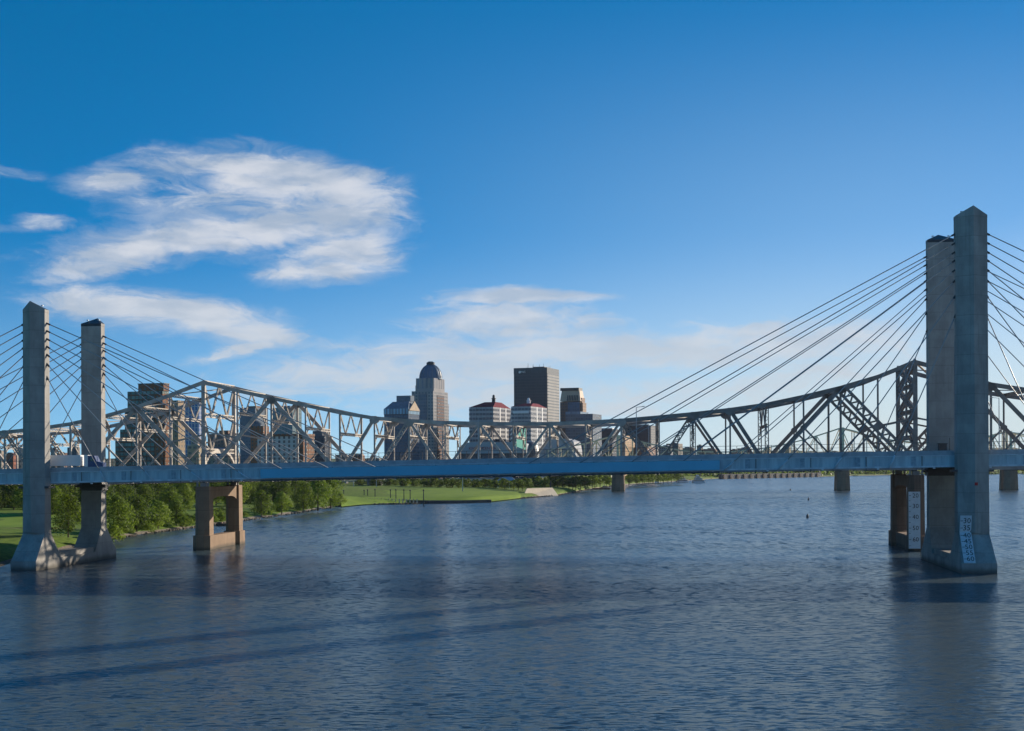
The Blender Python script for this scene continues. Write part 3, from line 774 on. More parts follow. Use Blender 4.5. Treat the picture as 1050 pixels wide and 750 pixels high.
# piers
def kpier(i, mat, gauge=False, far_shade=None):
    s = i * PAN; zt = kb(i) - 1.5
    def oct_(c, hx, hy, z, nose):
        pts = [(-hx, -hy), (-hx * .45, -hy - nose), (hx * .45, -hy - nose), (hx, -hy), (hx, hy), (hx * .45, hy + nose), (-hx * .45, hy + nose), (-hx, hy)]
        return [K(s + x, c + y, z) for x, y in pts]
    p = MB(); hx = 2.25
    for c in (.2, KW - .2):
        p.loft([oct_(c, hx * 1.0, 2.0, 4.4, 1.2), oct_(c, hx * .95, 1.9, zt, 1.1)])
        p.loft([oct_(c, hx * 1.22, 2.9, -4, 1.5), oct_(c, hx * 1.2, 2.8, 4.4, 1.5)])
    n0, n1 = 2.15, KW - 2.15
    p.obox(K(s - hx * .7, 3.0, -4), E * hx * 1.4, NV * (KW - 6.0), UP * 8.2)
    arc = [(n0 + (n1 - n0) * k / 12, zt - 3.3 - 1.5 * abs(2 * k / 12 - 1) ** 5) for k in range(13)]
    rings = [[K(s - hx * .7, n, z), K(s + hx * .7, n, z), K(s + hx * .7, n, zt - .25), K(s - hx * .7, n, zt - .25)] for n, z in arc]
    p.loft(rings)
    po = p.build('pier', mat, TB)
    for c in (.2, KW - .2):
        b = MB(); b.obox(K(s - 1.0, c - .9, zt), E * 2.0, NV * 1.8, UP * 1.2); b.obox(K(s - 2.0, c - 1.4, zt), E * .5, NV * .5, UP * 1.3); b.obox(K(s + 1.4, c - 1.4, zt), E * .5, NV * .5, UP * 1.3)
        b.build('bearing', M['truss_deck'], po)
    return po
kpier(0, M['brown_stone']); kpier(20, M['dark_stone'])
s = 20 * PAN; gx = ks_at(937.6, -4.3, 530) 
path = [K(gx, -4.35, .8), K(gx, -4.35, 4.5), K(gx, -4.34, 17.2)]
gauge_strip(path, [('', .05), ('60', .16), ('', .265), ('50', .36), ('', .46), ('40', .555), ('', .65), ('30', .745), ('', .84), ('20', .93)], 3.3, E, TB)

# ------------------------------------------------------------------ the second truss bridge, far downstream
FZ = gnd(865, 502.5).y
F0 = Vector((0, FZ, 0))
def FK(s, n, z): return F0 + E * s + NV * n + UP * z
def fs_at(px): k = slope(px, 470); return (k * F0.y - F0.x) / (E.x - k * E.y)
FB = thing('far_truss_bridge', 'small yellowish truss bridge far down the river, seen through the nearer trusses', 'bridge', F0)
fpts = [(560, 462), (600, 455), (633, 446), (665, 455), (700, 462.5), (745, 464), (790, 459), (820, 452.5), (842, 446), (864.5, 438.5), (890, 446.5), (915, 451.5), (950, 455), (985, 454), (1010, 449), (1036, 442), (1060, 449), (1100, 456)]
def ftop(s):
    p = [(fs_at(x), unp(x, y, FZ - fs_at(x) * math.sin(PSI)).z) for x, y in fpts]
    for (a, za), (b, zb) in zip(p, p[1:]):
        if a <= s <= b: return za + (zb - za) * (s - a) / (b - a)
    return p[0][1] if s < p[0][0] else p[-1][1]
fst = stations(fs_at(562), fs_at(1098), 11.5); FBZ = 31.0
for n in (0.0, 16.0):
    c, b = MB(), MB()
    for p, q in zip(fst, fst[1:]):
        c.bar(FK(p, n, ftop(p)), FK(q, n, ftop(q)), 1.0, .9, NV); b.bar(FK(p, n, FBZ), FK(q, n, FBZ), 1.5, .9, NV)
    c.build('top_chord', M['far_truss'], FB); b.build('bottom_chord', M['far_truss'], FB)
    for k, p in enumerate(fst):
        m = MB(); m.bar(FK(p, n, FBZ), FK(p, n, ftop(p)), .75, .7, NV); m.build('vertical_post', M['far_truss'], FB)
        if k + 1 < len(fst):
            q = fst[k + 1]; up = k % 2 == 0
            m = MB(); m.bar(FK(p, n, ftop(p) if up else FBZ), FK(q, n, FBZ if up else ftop(q)), .7, .6, NV); m.build('diagonal', M['far_truss'], FB)
for px in (633.5, 864.5, 1036.5):
    for n in (0.0, 16.0):
        m = MB(); q = fs_at(px); m.bar(FK(q, n, FBZ), FK(q, n, ftop(q)), 2.2, 1.2, NV); m.build('main_post', M['far_truss'], FB)
m = MB(); m.obox(FK(fst[0] - 60, -1, FBZ - 2.4), E * (fst[-1] - fst[0] + 120), NV * 18, UP * 1.6); m.build('deck', M['truss_deck'], FB)
for px in (633.5, 864.5, 1036.5):
    s = fs_at(px); m = MB()
    for c in (-2.0, 14.0):
        m.loft([[FK(s + x * 1.15, c + y, -3) for x, y in ((-5.5, 0), (-2, -3), (2, -3), (5.5, 0), (5.5, 6), (-5.5, 6))], [FK(s + x, c + y, FBZ - 2.5) for x, y in ((-5, 0), (-2, -2.6), (2, -2.6), (5, 0), (5, 6), (-5, 6))]])
    m.obox(FK(s - 4, 2, 20), E * 8, NV * 14, UP * 8); m.build('pier', M['brown_stone'], FB)

# ------------------------------------------------------------------ the city
TH = R(19.0); CX = Vector((math.cos(TH), -math.sin(TH), 0)); CY = Vector((math.sin(TH), math.cos(TH), 0))
def block(x0, x1, x2, Z, y0=None):
    """footprint of a block: near corner at column x1 and depth Z; its front reaches left to x0, its lit side right to x2"""
    P = unp(x1, 470, Z); P.z = 0
    u0 = slope(x0, 460); a = (P.x - u0 * P.y) / (CX.x - u0 * CX.y)
    if x2 is not None:
        u2 = slope(x2, 460); b = (u2 * P.y - P.x) / (CY.x - u2 * CY.y)
    else: b = a * .8
    return P, a, abs(b)
GZ = 6.0
class Bld:
    def __init__(s, name, label, cat, x0, x1, x2, Z):
        s.P, s.a, s.b = block(x0, x1, x2, Z); s.Z = Z
        s.o = s.P - CX * s.a; s.o.z = GZ
        s.t = thing(name, label, cat, s.o)
    def z(s, py, px=None): return unp(PX if px is None else px, py + (0 if px is None else 0), s.Z).z
    def slab(s, part, mat, z0, z1, i0=0.0, i1=1.0, j0=0.0, j1=1.0, grow=0.0, parent=None):
        """a box over fractions i of the front and j of the side"""
        m = MB(); o = s.P - CX * s.a * (1 - i0) + CY * s.b * j0 - (CX + CY) * grow; o.z = z0
        m.obox(o, CX * (s.a * (i1 - i0) + 2 * grow), CY * (s.b * (j1 - j0) + 2 * grow), UP * (z1 - z0))
        return m.build(part, mat, parent or s.t)
    def bands(s, n, z0, z1, mat, h=.55, g=.25, i0=0.0, i1=1.0, j0=0.0, j1=1.0, name='window_band'):
        st = (z1 - z0) / n
        for k in range(n): s.slab(name, mat, z0 + st * (k + .25), z0 + st * (k + .25 + h), i0, i1, j0, j1, g)
    def q(s, i, j, z):
        p = s.P - CX * s.a * (1 - i) + CY * s.b * j; return Vector((p.x, p.y, z))
def ztop(px, py, Z): return unp(px, py, Z).z

# brick and glass apartment tower, stepped
fm_green = facade('green_glass_and_brick', (0.16, 0.10, 0.075), (0.02, 0.055, 0.055), 3.2, 3.4, .78, .68, vary=.7, lit=(.18, .34, .31))
fm_brick = facade('red_brown_brick', (0.27, 0.125, 0.075), (0.03, 0.05, 0.055), 4.0, 3.4, .35, .5)
b = Bld('apartment_tower', 'tall stepped brown brick and green glass apartment tower right of the left bridge tower', 'building', 131, 167, 173.5, 1010)
z = lambda y, B=b, x=150: ztop(x, y, B.Z)
b.slab('tower_body', [fm_green], GZ, z(401)); b.slab('brick_shaft', [fm_brick], GZ, z(404), .80, 1.0, -.02, 1.0, .35)
b.slab('penthouse', [fm_brick], z(401), z(393.5), .30, 1.02, .05, .95); b.slab('roof_lip', M['steel_dark'], z(393.5), z(392.9), .28, 1.04, .03, .97)
for i0, i1, y in ((-.10, 0, 418), (-.24, -.10, 440), (-.38, -.24, 448.5)):
    b.slab('stepped_wing', [fm_green], GZ, z(y), i0, i1, .1, .8)
b.slab('side_wing', [facade('tan_brick_wing', (0.45, 0.33, 0.22), (0.05, 0.05, 0.06), 3.5, 3.6, .4, .45)], GZ, z(411), 1.15, 1.40, .2, 1.3)
# blue glass tower
b = Bld('office_tower', 'blue glass tower with white vertical stripes behind the left truss tower', 'building', 187, 204, 208.5, 1320)
b.slab('tower_body', [facade('blue_glass_stripes', (0.55, 0.60, 0.68), (0.02, 0.09, 0.30), 3.4, 4.0, .72, .86, wrough=.4, vary=.35)], GZ, ztop(200, 412, 1320))
b.slab('roof_screen', M['slate'], ztop(200, 412, 1320), ztop(200, 411, 1320), .1, .9, .1, .9)
# low tan building at its foot
b = Bld('low_building', 'low tan building with pale storeys below the blue glass tower', 'building', 192, 204, 210, 940)
b.slab('walls', [facade('tan_storeys', (0.52, 0.41, 0.28), (0.06, 0.06, 0.06), 4, 3.8, .6, .4)], GZ, ztop(200, 457, 940)); b.slab('upper_storey', [facade('tan_storeys_up', (0.58, 0.46, 0.33), (0.06, 0.06, 0.06), 4, 3.8, .6, .4)], ztop(200, 457, 940), ztop(200, 450, 940), .2, .8, .2, .8)
# pinkish brown warehouse and blue vaulted roofs
b = Bld('warehouse', 'dusky pink-brown speckled warehouse behind the main left truss post', 'building', 213, 236, 243, 1150)
b.slab('walls', [facade('speckled_brick', (0.24, 0.17, 0.16), (0.04, 0.05, 0.07), 3.0, 3.2, .5, .5, vary=.8)], GZ, ztop(225, 445, 1150)); b.slab('roof_block', [fm_brick], ztop(225, 445, 1150), ztop(225, 441.5, 1150), .45, .85, .2, .8)
b = Bld('market_hall', 'low hall with blue-grey pitched roof in front of the pink-brown warehouse', 'building', 206, 240, 246, 900)
zz0, zz1 = ztop(225, 468, 900), ztop(225, 459, 900)
b.slab('walls', [facade('hall_walls', (0.40, 0.33, 0.27), (0.05, 0.06, 0.07), 4, 4, .5, .5)], GZ, zz0)
m = MB(); m.loft([[b.q(i, -.05, zz0), b.q(i, .5, zz1), b.q(i, 1.05, zz0)] for i in (-.02, 1.02)]); m.build('roof', M['slate'], b.t)
# grey slab, glass tower, gridded hotel
b = Bld('office_tower', 'plain grey-blue slab block left of the pale glass tower', 'building', 246, 262, 275, 1500)
b.slab('tower_body', [facade('grey_slab', (0.17, 0.22, 0.28), (0.09, 0.13, 0.19), 3.4, 3.7, .5, .4)], GZ, ztop(260, 418, 1500)); b.slab('roof_plant', [fm_brick], ztop(260, 418, 1500), ztop(260, 416.3, 1500), .35, .95, .2, .8)
b = Bld('glass_tower', 'pale blue-green glass tower above the white gridded hotel', 'building', 278, 300, 309.5, 1460)
b.slab('tower_body', [facade('pale_green_glass', (0.22, 0.30, 0.33), (0.07, 0.14, 0.17), 3.2, 3.8, .8, .75, vary=.4)], GZ, ztop(293, 418, 1460)); b.slab('roof_screen', M['slate'], ztop(293, 418, 1460), ztop(293, 416, 1460), .2, .8, .2, .8)
b = Bld('brick_block', 'dark maroon brick block behind the white gridded hotel', 'building', 257, 270, 276, 1300)
b.slab('walls', [fm_brick], GZ, ztop(266, 437, 1300)); b.slab('roof_plant', M['slate'], ztop(266, 437, 1300), ztop(266, 435.5, 1300), .3, .7, .2, .7)
b = Bld('hotel', 'wide hotel faced with a white grid of windows and brown brick ends', 'building', 264, 311, 322, 1120)
zt = ztop(290, 447.5, 1120)
b.slab('walls', [facade('white_window_grid', (0.66, 0.67, 0.68), (0.07, 0.08, 0.11), 4.4, 3.4, .42, .62, vary=.5, lit=(.35, .3, .26), grough=.5)], GZ, zt); b.slab('cornice', [fm_brick], zt, zt + 2.0, -.01, 1.01, -.01, 1.01, .3)
b.slab('end_bay', [fm_brick], GZ, zt - .3, .94, 1.0, -.01, 1.0, .3)
b = Bld('office_block', 'dark blue-black office block with a stepped top right of the gridded hotel', 'building', 320, 333, 340, 1250)
b.slab('walls', [facade('dark_office', (0.03, 0.045, 0.08), (0.02, 0.035, 0.06), 3.2, 3.6, .7, .5)], GZ, ztop(330, 447, 1250)); b.slab('upper_block', [facade('dark_office_up', (0.06, 0.08, 0.12), (0.02, 0.035, 0.06), 3.2, 3.6, .7, .5)], ztop(330, 447, 1250), ztop(325, 442, 1250), 0, .75, .1, .9)
m = MB(); m.tube(b.q(.3, .5, ztop(325, 442, 1250)), b.q(.3, .5, ztop(325, 437, 1250)), .5, 5, .1); m.build('mast', M['steel_dark'], b.t)
b = Bld('brick_shed', 'low red-brick shed just above the deck left of centre', 'building', 356, 370, 374, 1420)
b.slab('walls', [fm_brick], GZ, ztop(365, 468, 1420)); m = MB(); zz0, zz1 = ztop(365, 468, 1420), ztop(365, 465.6, 1420)
m.loft([[b.q(i, -.05, zz0), b.q(i, .5, zz1), b.q(i, 1.05, zz0)] for i in (-.02, 1.02)]); m.build('roof', plain('rust_red_roof', (0.3, 0.10, 0.06)), b.t)
for x0, x1, y, Z, lab in ((376, 392, 470, 1250, 'low grey building between the brick shed and the pitched-roof office'), (344, 357, 466.5, 1350, 'low grey-brown building beside the dark stepped block')):
    b = Bld('low_building', lab, 'building', x0, x1 - 3, x1, Z); b.slab('walls', [facade('low_grey', (0.22, 0.22, 0.23), (0.05, 0.06, 0.08), 3.5, 3.6, .6, .5)], GZ, ztop(x0, y, Z)); b.slab('roof_plant', M['slate'], ztop(x0, y, Z), ztop(x0, y - 1, Z), .3, .7, .3, .7)
# pitched-roof glass office
Z = 1500; b = Bld('office_building', 'blue glass office with sloping mansard roof left of the domed tower', 'building', 394, 419, 430, Z)
zt = lambda y: ztop(415, y, Z)
b.slab('tower_body', [facade('blue_office_glass', (0.10, 0.14, 0.20), (0.03, 0.075, 0.14), 3.0, 3.7, .7, .6)], GZ, zt(425)); b.slab('window_storey', [facade('tall_windows', (0.10, 0.13, 0.18), (0.16, 0.30, 0.42), 3.6, 8.0, .72, .9, vary=.5)], zt(425), zt(419), 0, 1, 0, 1, .3)
m = MB(); m.loft([[b.q(0, 0, zt(419)), b.q(1, 0, zt(419)), b.q(1, 1, zt(419)), b.q(0, 1, zt(419))], [b.q(.22, .3, zt(411.5)), b.q(.9, .3, zt(411.5)), b.q(.9, .8, zt(411.5)), b.q(.22, .8, zt(411.5))]]); m.build('mansard_roof', M['slate'], b.t)
b.slab('roof_block', M['slate'], zt(411.5), zt(405.2), .34, .92, .38, .72)
m = MB(); m.loft([[b.q(1.0, j, z_) for j, z_ in ((0.0, zt(421)), (.5, zt(411)), (1.0, zt(421)))], [b.q(1.04, j, z_) for j, z_ in ((0.0, zt(421)), (.5, zt(411)), (1.0, zt(421)))]]); m.build('gable', M['tan'], b.t)
# domed tower
Z = 1640; b = Bld('domed_tower', 'tall tower topped by a dark ribbed dome, tallest of the skyline with the black slab', 'building', 421.5, 444.5, 461.5, Z)
zt = lambda y: ztop(440, y, Z)
fd = facade('domed_tower_facade', (0.36, 0.35, 0.36), (0.08, 0.10, 0.13), 4.0, 3.8, .55, .55, vary=.4)
fdc = facade('domed_tower_glass_bay', (0.20, 0.115, 0.10), (0.035, 0.045, 0.07), 3.0, 3.8, .9, .55, vary=.3)
b.slab('tower_body', [fd], GZ, zt(401), 0.04, 1, 0, .88); b.slab('rear_wing', [fd], GZ, zt(413), .1, .95, .88, 1.0); b.slab('rear_wing', [fd], GZ, zt(399), -.0, .3, .3, .9)
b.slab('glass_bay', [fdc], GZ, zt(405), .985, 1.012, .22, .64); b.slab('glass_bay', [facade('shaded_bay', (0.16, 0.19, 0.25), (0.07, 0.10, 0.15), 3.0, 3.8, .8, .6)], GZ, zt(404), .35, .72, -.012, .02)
b.slab('upper_stage', [facade('upper_stage', (0.36, 0.35, 0.36), (0.08, 0.09, 0.13), 5.5, 22.0, .45, .7)], zt(401), zt(387.5), .17, .97, .08, .72); b.slab('corner_block', [fd], zt(401), zt(394.5), .05, .17, .2, .7); b.slab('corner_block', [fd], zt(401), zt(394), .3, .8, .72, .95)
c = b.q(.55, .45, zt(388)); r = 12.0 * Z / F
m = MB(); m.lathe(c, [(r, 0), (r, 1.5)] + [(r * .97 * math.cos(t), 1.5 + r * 1.22 * math.sin(t)) for t in [k * 1.45 / 9 for k in range(10)]], 28)
dome = m.build('dome', plain('dark_blue_dome_metal', (0.08, 0.17, 0.28), rough=.5), b.t, smooth=False)
m = MB(); m.lathe(c + UP * (1.5 + r * 1.19), [(r * .36, 0), (r * .36, 2.2), (r * .2, 3.6)], 14); m.build('lantern', M['cap'], dome)
for k in range(14):
    t0 = 6.2832 * k / 14; m = MB(); prev = None
    for q in range(9):
        e = q * 1.4 / 8; p = c + Vector((math.cos(t0) * r * .985 * math.cos(e), math.sin(t0) * r * .985 * math.cos(e), 1.5 + r * 1.225 * math.sin(e)))
        if prev is not None: m.bar(prev, p, .7, .5, (0, 0, 1) if e < 1 else (1, 0, 0))
        prev = p
    m.build('dome_rib', M['slate'], dome)
# banded hotels with red roofs
fw = facade('pale_bands', (0.44, 0.45, 0.48), (0.10, 0.12, 0.16), 6.0, 3.4, .12, .5, vary=.5)
fband = facade('dark_window_band', (0.30, 0.32, 0.36), (0.035, 0.045, 0.075), 4.2, 3.0, .86, .99, vary=.5)
def banded(x0, x1, x2, Z, yt, yr, yl, lab, lx, lant):
    b = Bld('banded_hotel', lab, 'building', x0, x1, x2, Z); zt = lambda y: ztop(x1, y, Z)
    b.slab('walls', [fw], GZ, zt(yt)); b.bands(17, GZ, zt(yt) - .6, [fband], h=.5, g=.2)
    for j in (.35, .68): b.slab('pier_strip', M['white'], GZ, zt(yt), .99, 1.01, j, j + .045)
    m = MB(); m.loft([[b.q(0, 0, zt(yt)), b.q(1, 0, zt(yt)), b.q(1, 1, zt(yt)), b.q(0, 1, zt(yt))], [b.q(.45, .25, zt(yr)), b.q(.9, .25, zt(yr)), b.q(.9, .6, zt(yr)), b.q(.45, .6, zt(yr))]])
    m.build('red_roof', M['red_roof'], b.t)
    m = MB(); c = b.q(lx, .4, zt(yr)); m.lathe(c, [(2.2, 0), (2.2, (zt(yl) - zt(yr)) * .5), (2.9, (zt(yl) - zt(yr)) * .52), (2.9, (zt(yl) - zt(yr)) * .6), (1.6, (zt(yl) - zt(yr)) * .62), (1.5, zt(yl) - zt(yr)), (.2, (zt(yl) - zt(yr)) * 1.12)], 10); m.build('roof_lantern', lant, b.t)
    return b
banded(481.3, 506, 524, 1640, 417.5, 411.8, 404.6, 'white-banded hotel with dark red roof and dark roof lantern, the left of two', .72, M['steel_dark'])
b = banded(524.3, 544.5, 561, 1610, 416.8, 413.2, 407.6, 'white-banded hotel with red roof and white lantern standing before the black slab tower', .55, M['white'])
b.slab('front_panel', M['white'], ztop(540, 424, 1610), ztop(540, 421.5, 1610), .1, .9, -.02, .01)
# black slab tower
Z = 1830; b = Bld('slab_tower', 'black flat-topped office tower with a lit grey side and roof aerials', 'building', 527.3, 561.3, 573.5, Z)
zt = lambda y: ztop(555, y, Z)
b.slab('tower_body', [facade('black_tower', (0.035, 0.05, 0.075), (0.018, 0.03, 0.05), 2.4, 3.9, .62, .6, vary=.3, wrough=.5)], GZ, zt(383)); b.slab('crown', [facade('black_crown', (0.03, 0.042, 0.065), (0.02, 0.03, 0.045), 2.4, 11.0, .5, .9, wrough=.5)], zt(383), zt(376.8), 0, 1, 0, 1, .15)
b.slab('roof_plant', M['steel_dark'], zt(376.8), zt(375.4), .5, .85, .2, .8)
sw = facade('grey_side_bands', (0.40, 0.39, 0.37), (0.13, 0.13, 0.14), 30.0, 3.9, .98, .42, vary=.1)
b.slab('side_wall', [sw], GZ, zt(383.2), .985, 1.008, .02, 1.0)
for i in (.22, .36, .42, .47, .58, .68, .76, .84, .9, .95):
    m = MB(); p = b.q(i, .3 + .3 * math.sin(i * 40), zt(376.9)); m.tube(p, p + UP * random.uniform(3, 6.5), .25, 5, .15); m.build('aerial', M['steel_dark'], b.t)
m = MB(); text_mesh(m, 'PNC', b.q(.28, -.012, zt(382)), CX, UP, 2.6, 0)
lg = b.q(.18, -.012, zt(381.2)); m.poly([lg + CX * 1.6 * math.cos(t) + UP * 1.6 * math.sin(t) for t in [k * 6.2832 / 10 for k in range(10)]])
o = m.build('roof_sign', M['white'], b.t)
# pink granite tower
Z = 1780; b = Bld('granite_tower', 'pinkish granite tower with sloped slotted crown right of the black slab', 'building', 574.5, 597, 601.5, Z)
zt = lambda y: ztop(585, y, Z)
pk = facade('pink_granite', (0.44, 0.30, 0.22), (0.12, 0.08, 0.07), 3.2, 3.8, .35, .5)
b.slab('tower_body', [facade('dark_granite_side', (0.19, 0.12, 0.10), (0.05, 0.05, 0.07), 3.2, 3.8, .45, .5)], GZ, zt(412), 0, .92, 0, 1); b.slab('glass_front', [facade('blue_front_glass', (0.07, 0.10, 0.16), (0.03, 0.06, 0.12), 3.0, 3.8, .8, .7)], GZ, zt(412), .36, .9, -.05, 0.0)
b.slab('side_step', [pk], GZ, zt(413), .92, 1.0, .2, 1.0); b.slab('side_step', [pk], zt(413), zt(408), .90, .96, .2, .9)
gp = plain('pink_granite_plain', (0.60, 0.43, 0.31), (0.5, 0.35, 0.25), scale=.1, rough=.7)
m = MB(); m.loft([[b.q(.02, -.1, zt(411.5)), b.q(.95, -.1, zt(411.5)), b.q(.95, .9, zt(411.5)), b.q(.02, .9, zt(411.5))], [b.q(.05, .15, zt(400.5)), b.q(.86, .15, zt(400.5)), b.q(.86, .85, zt(400.5)), b.q(.05, .85, zt(400.5))]]); cr = m.build('crown', gp, b.t)
for k in range(7):
    m = MB(); i = .36 + k * .075
    m.bar(b.q(i, -.10, zt(411)), b.q(i - .005, .045, zt(405.5)), .35 * 3, 1.2, CX); m.build('crown_slot', M['steel_dark'], cr)
b.slab('roof', M['cap'], zt(400.4), zt(397.6), -.01, .84, .1, .9)
b = Bld('office_block', 'flat grey-blue block below the pink granite tower', 'building', 580, 608, 617, 1720)
b.slab('walls', [facade('grey_blue_block', (0.13, 0.17, 0.23), (0.05, 0.075, 0.12), 3.2, 3.7, .7, .5)], GZ, ztop(600, 424.5, 1720)); b.slab('glass_storey', [facade('glass_storey', (0.22, 0.28, 0.36), (0.10, 0.16, 0.24), 3, 6, .8, .9)], ztop(600, 424.5, 1720), ztop(600, 422, 1720), 0, .55, 0, .9)
# dark convention block with pale frame and the brown mosaic building
b = Bld('office_block', 'dark box-shaped block with a pale frame right of the brown mosaic building', 'building', 640, 667, 675, 2050)
b.slab('walls', [facade('dark_box', (0.025, 0.04, 0.07), (0.02, 0.03, 0.05), 6, 4, .7, .6)], GZ, ztop(660, 436.3, 2050)); b.slab('pale_frame', M['barrier'], GZ, ztop(660, 436, 2050), .93, .96, -.03, .0); b.slab('pale_frame', M['barrier'], ztop(660, 436.3, 2050), ztop(660, 435.3, 2050), 0, .96, -.03, .02)
b.slab('side_wall', [facade('grid_side', (0.28, 0.27, 0.27), (0.05, 0.06, 0.08), 3.5, 3.6, .5, .5)], GZ, ztop(660, 437, 2050), .99, 1.01, .05, 1)
b = Bld('office_block', 'low dark block with pale roof edge left of the brown mosaic building', 'building', 606, 628, 634, 1800)
b.slab('walls', [facade('dark_low', (0.05, 0.06, 0.09), (0.03, 0.04, 0.06), 4, 4, .6, .5)], GZ, ztop(620, 440, 1800)); b.slab('roof_edge', M['white'], ztop(620, 440, 1800), ztop(620, 439, 1800), .4, 1, 0, .6)
b = Bld('mosaic_building', 'sunlit tan and brown patterned brick building beneath the truss near mid-river', 'building', 616, 640, 651, 1900)
b.slab('walls', [facade('tan_brown_pattern', (0.50, 0.32, 0.17), (0.14, 0.08, 0.06), 2.8, 3.0, .5, .62, vary=.9, lit=(.6, .42, .3))], GZ, ztop(630, 449, 1900)); b.slab('upper_storey', [facade('tan_brown_pattern_up', (0.55, 0.34, 0.18), (0.16, 0.10, 0.07), 2.4, 3.0, .5, .6, vary=.9, lit=(.6, .45, .3))], ztop(630, 449, 1900), ztop(630, 446.6, 1900), .35, .9, .1, .9)
b = Bld('brick_block', 'small red-brick block at the foot of the dark box-shaped block', 'building', 652, 664, 672, 1950)
b.slab('walls', [facade('red_brick_small', (0.34, 0.18, 0.13), (0.10, 0.08, 0.08), 3.2, 3.2, .45, .5)], GZ, ztop(660, 459, 1950)); b.slab('cornice', M['tan'], ztop(660, 459, 1950), ztop(660, 458.2, 1950), -.01, 1.01, -.01, 1.01)
# arena with lettering
Z = 1430; b = Bld('arena', 'grey-blue arena with rounded end and dark red lettering above the deck', 'building', 470, 539, 553, Z)
zt = lambda y: ztop(505, y, Z)
am = plain('arena_metal', (0.38, 0.44, 0.50), (0.32, 0.38, 0.44), scale=.05, rough=.45)
b.slab('base', [facade('arena_glass', (0.06, 0.075, 0.10), (0.03, 0.045, 0.075), 5, 5, .8, .8)], GZ, zt(465))
m = MB(); m.loft([[b.q(i, j, z_) for i, z_ in ((-.02, zt(465)), (1.02, zt(465)), (1.02, zt(455.5)), (.96, zt(453.5)), (.11, zt(453.5)), (.03, zt(457.5)))] for j in (-.03, .8)]); hall = m.build('hall_roof', am, b.t)
for w_, i_ in (('KFC', .22), ('YUM!', .33), ('CENTER', .475)):
    m = MB(); text_mesh(m, w_, b.q(i_, -.04, zt(461.2)), CX, UP, 3.0, 0); m.build('lettering', M['red_ink'], hall)
m = MB(); c = b.q(.93, .35, GZ); r = 14 * Z / F
m.lathe(c, [(r, 0), (r, zt(463) - GZ), (r * .9, zt(457) - GZ), (r * .7, zt(453.5) - GZ), (r * .3, zt(452) - GZ), (.5, zt(451.8) - GZ)], 24); m.build('rounded_end', plain('arena_dark_metal', (0.06, 0.085, 0.13), rough=.4), b.t)
# big colourful banner
m = MB(); Zb = 1385
bp = [unp(528, 457.5, Zb), unp(539.8, 462, Zb), unp(539.8, 437, Zb), unp(534, 441, Zb), unp(532.6, 444, Zb), unp(528, 446.5, Zb)]
m.poly(bp)
def banner_mat():
    mt, N, bb = base_mat('teal_yellow_banner'); co = N.n('ShaderNodeTexCoord').outputs['Object']; x, y, z_ = N.sep(co)
    nz = N.noise(co, .25, 4.0, .6); t = N.m('ADD', z_, N.m('MULTIPLY', nz, 7.0))
    c = N.mix(N.ramp(t, 5.0, 9.5), (0.75, 0.50, 0.08), (0.22, 0.55, 0.48)); setin(N, bb, 'Base Color', c); setin(N, bb, 'Roughness', .6)
    tl = N.n('ShaderNodeBsdfTranslucent', {'Color': c}); ms = N.n('ShaderNodeMixShader', {0: .6, 1: bb.outputs[0], 2: tl.outputs[0]})
    N.t.links.new(ms.outputs[0], [n for n in N.t.nodes if n.type == 'OUTPUT_MATERIAL'][0].inputs[0]); return mt
bt = thing('banner_tower', 'tall teal and yellow painted panel rising beside the arena', 'billboard', unp(534, 466, Zb))
m.build('panel', banner_mat(), bt)
m = MB(); q0, q1 = unp(526, 437.5, Zb + 2), unp(527.2, 468, Zb + 2)
m.box(q0.x, q1.x, Zb + 2, Zb + 6, GZ, q0.z); m.box(q1.x + .1, unp(533, 440, Zb + 2).x, Zb + 2.2, Zb + 6, unp(530, 444, Zb).z, unp(530, 437.2, Zb).z); m.build('frame', plain('weathered_brown_frame', (.12, .1, .09)), bt)
# white vaulted hall
b = Bld('vaulted_hall', 'white arched-roof hall with glazed front right of the arena', 'building', 553, 590, 597, 1520)
zt = lambda y: ztop(575, y, 1520); m = MB()
prof = [(0, zt(463)), (.1, zt(456)), (.3, zt(451)), (.5, zt(449.5)), (.75, zt(450)), (.95, zt(453)), (1, zt(463)), (1, GZ), (0, GZ)]
m.loft([[b.q(i, j, z_) for i, z_ in prof] for j in (0, 1.0)]); m.build('vault', plain('pale_grey_roof', (0.50, 0.52, 0.55), rough=.7, spec=.1), b.t)
b.slab('glazed_front', [facade('entrance_glass', (0.45, 0.5, 0.5), (0.12, 0.2, 0.2), 5, 6, .8, .8)], GZ, zt(461.5), .2, .85, -.05, -.004); b.slab('canopy', M['slate'], zt(461.5), zt(460.8), .18, .87, -.07, 0)
